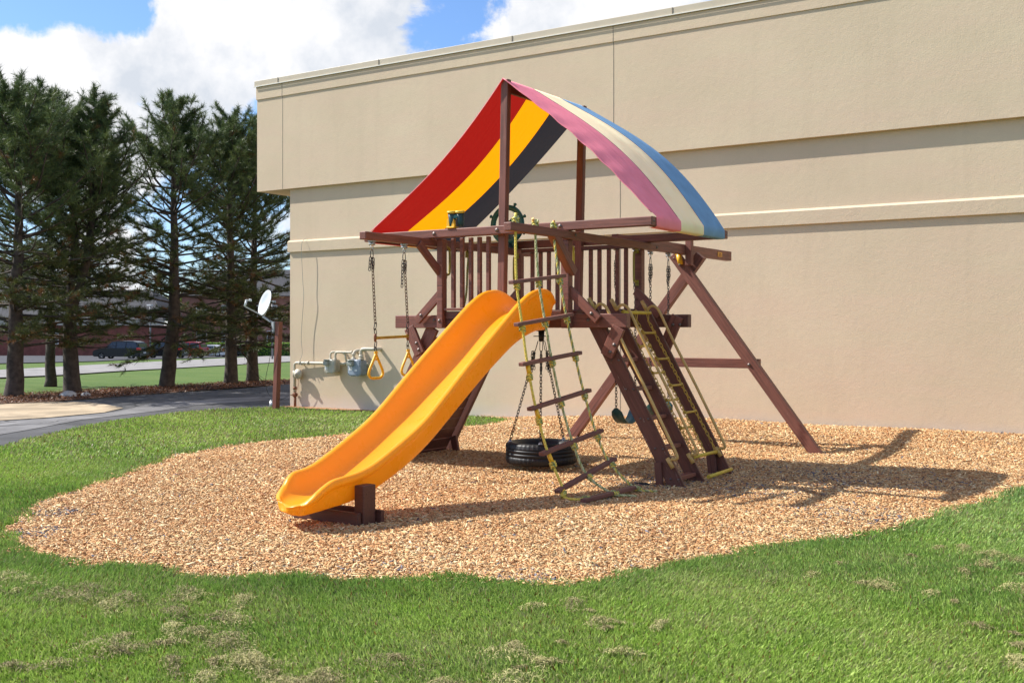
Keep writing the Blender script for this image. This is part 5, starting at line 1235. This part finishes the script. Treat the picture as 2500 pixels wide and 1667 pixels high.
# cars: side profile lofted across the width
def car(px, D, yaw, paint, kind, label):
    M0 = camM(px, D, yaw); t = empty('parked_car', M0.translation); WM[t.name] = M0; t.matrix_basis = M0; tag(t, label, 'car', 'cars in the far car park')
    # local x: rear at 0, front at -L ; faces camera-left
    if kind == 'suv': L, H, bt_, W2 = 4.8, 1.75, 1.02, .95; up = [(-.05, 1.0), (-.35, 1.62), (-.8, 1.72), (-2.2, 1.75), (-2.9, 1.66), (-3.55, 1.08)]
    else: L, H, bt_, W2 = 4.7, 1.45, .92, .90; up = [(-.55, .98), (-1.15, 1.36), (-1.7, 1.44), (-2.5, 1.44), (-3.0, 1.34), (-3.7, .94)]
    lowp = [(0, .45), (.02, .8), up[0], up[-1], (-L+.45, bt_-.06), (-L+.05, .78), (-L, .45), (-L+.1, .25), (-.08, .25)]
    mt = simple('car_paint', paint, .25, 0, .4, .04, 2); bm = bmesh.new()
    def loft(prof, hw_, inset=.0):
        rows = [[bm.verts.new((x, s*(hw_-(inset if z > bt_ else 0)*(z-bt_)), z)) for x, z in prof] for s in (-1, 1)]
        n = len(prof); bm.faces.new(rows[0]); bm.faces.new(rows[1][::-1])
        for i in range(n): bm.faces.new((rows[0][i], rows[1][i], rows[1][(i+1) % n], rows[0][(i+1) % n]))
    loft(lowp, W2); bmesh.ops.recalc_face_normals(bm, faces=bm.faces); bmesh.ops.bevel(bm, geom=list(bm.edges), offset=.05, segments=2, affect='EDGES')
    loft(up+[(up[-1][0]+.1, bt_-.1), (up[0][0]-.05, bt_-.1)], W2-.04, .28); bmesh.ops.recalc_face_normals(bm, faces=bm.faces); body = from_bm('car_body', bm, mt, t, M0, sm=False)
    # windows on both sides
    for s in (-1, 1):
        def wy(z): return s*(W2-.04-.28*(z-bt_)+.012)
        zt = H-.12
        for xa, xb, xc, xd in ((up[0][0]-.18, up[1][0]-.12, -1.35, -1.35), (-1.45, -1.45, -2.35, -2.35), (-2.45, -2.45, up[4][0]+.05, up[5][0]+.28)):
            bm = bmesh.new(); zb_ = bt_+.05; v = [bm.verts.new((a, wy(z), z)) for a, z in ((xa, zb_), (xb, zt), (xc, zt), (xd, zb_))]
            bm.faces.new(v if s > 0 else v[::-1]); r_ = bmesh.ops.extrude_face_region(bm, geom=list(bm.faces)); 
            for q in r_['geom']:
                if isinstance(q, bmesh.types.BMVert): q.co.y -= s*.02
            bmesh.ops.recalc_face_normals(bm, faces=bm.faces); from_bm('side_window', bm, M['glass'], t, M0)
    bm = bmesh.new(); bm_box(bm, -.16, .0, -W2+.2, W2-.2, bt_+.12, H-.25); bm.transform(Matrix.Translation((-.12, 0, 0)) @ Matrix.Shear('XY', 4, (0, 0)) ); from_bm('rear_window', bm, M['glass'], t, M0)
    for wx in (-.85, -L+.92):
        for s in (-1, 1):
            bm = bmesh.new(); revolve(bm, [(.20, -.11), (.33, -.11), (.35, -.08), (.35, .08), (.33, .11), (.20, .11)], (wx, s*(W2-.11), .35), 'Y', 24); w = from_bm('wheel', bm, M['rubber'], t, M0)
            bm = bmesh.new(); yy = s*(W2-.01)
            revolve(bm, [(.001, 0), (.06, 0), (.06, -.02*s), (.001, -.02*s)], (wx, yy, .35), 'Y', 12, closed=False)
            for k in range(5): a = k*2*math.pi/5+.3; d = Vector((math.cos(a), 0, math.sin(a))); bm_tube(bm, [Vector((wx, yy-.01*s, .35))+d*.03, Vector((wx, yy-.01*s, .35))+d*.22], .025, 6)
            revolve(bm, [(.20, -.01), (.225, -.01), (.225, .01), (.20, .01)], (wx, yy-.01*s, .35), 'Y', 20); from_bm('rim', bm, M['galv'], w, M0)
    for s in (-1, 1): lbox('tail_light', M0, (-.28, .035, min(s*(W2-.33), s*(W2+.012)), max(s*(W2-.33), s*(W2+.012)), .78 if kind != 'suv' else .88, .92 if kind != 'suv' else 1.08), TL, t, .02)
    lbox('bumper', M0, (-.06, .05, -W2+.06, W2-.06, .30, .52), M['black_plastic'] if paint[0] < .5 else mt, t, .02); lbox('number_plate', M0, (.045, .058, -.26, .26, .56, .68), M['white'], t)
    return t
TL = simple('tail_light_red', (.55, .02, .02), .2, var=.05)
car(352, 104, R(-9), (.012, .016, .020), 'suv', 'black sport utility car left of the leaning pine trunk')
car(452, 110, R(-9), (.010, .010, .012), 'suv', 'black car half hidden behind the leaning pine trunk')
car(501, 117, R(-9), (.33, .020, .028), 'suv', 'red car between the black and white cars')
car(556, 128, R(-12), (.62, .64, .66), 'sedan', 'white sedan right of the red car')
car(588, 138, R(-12), (.015, .015, .018), 'sedan', 'dark sedan at the right end of the car row')
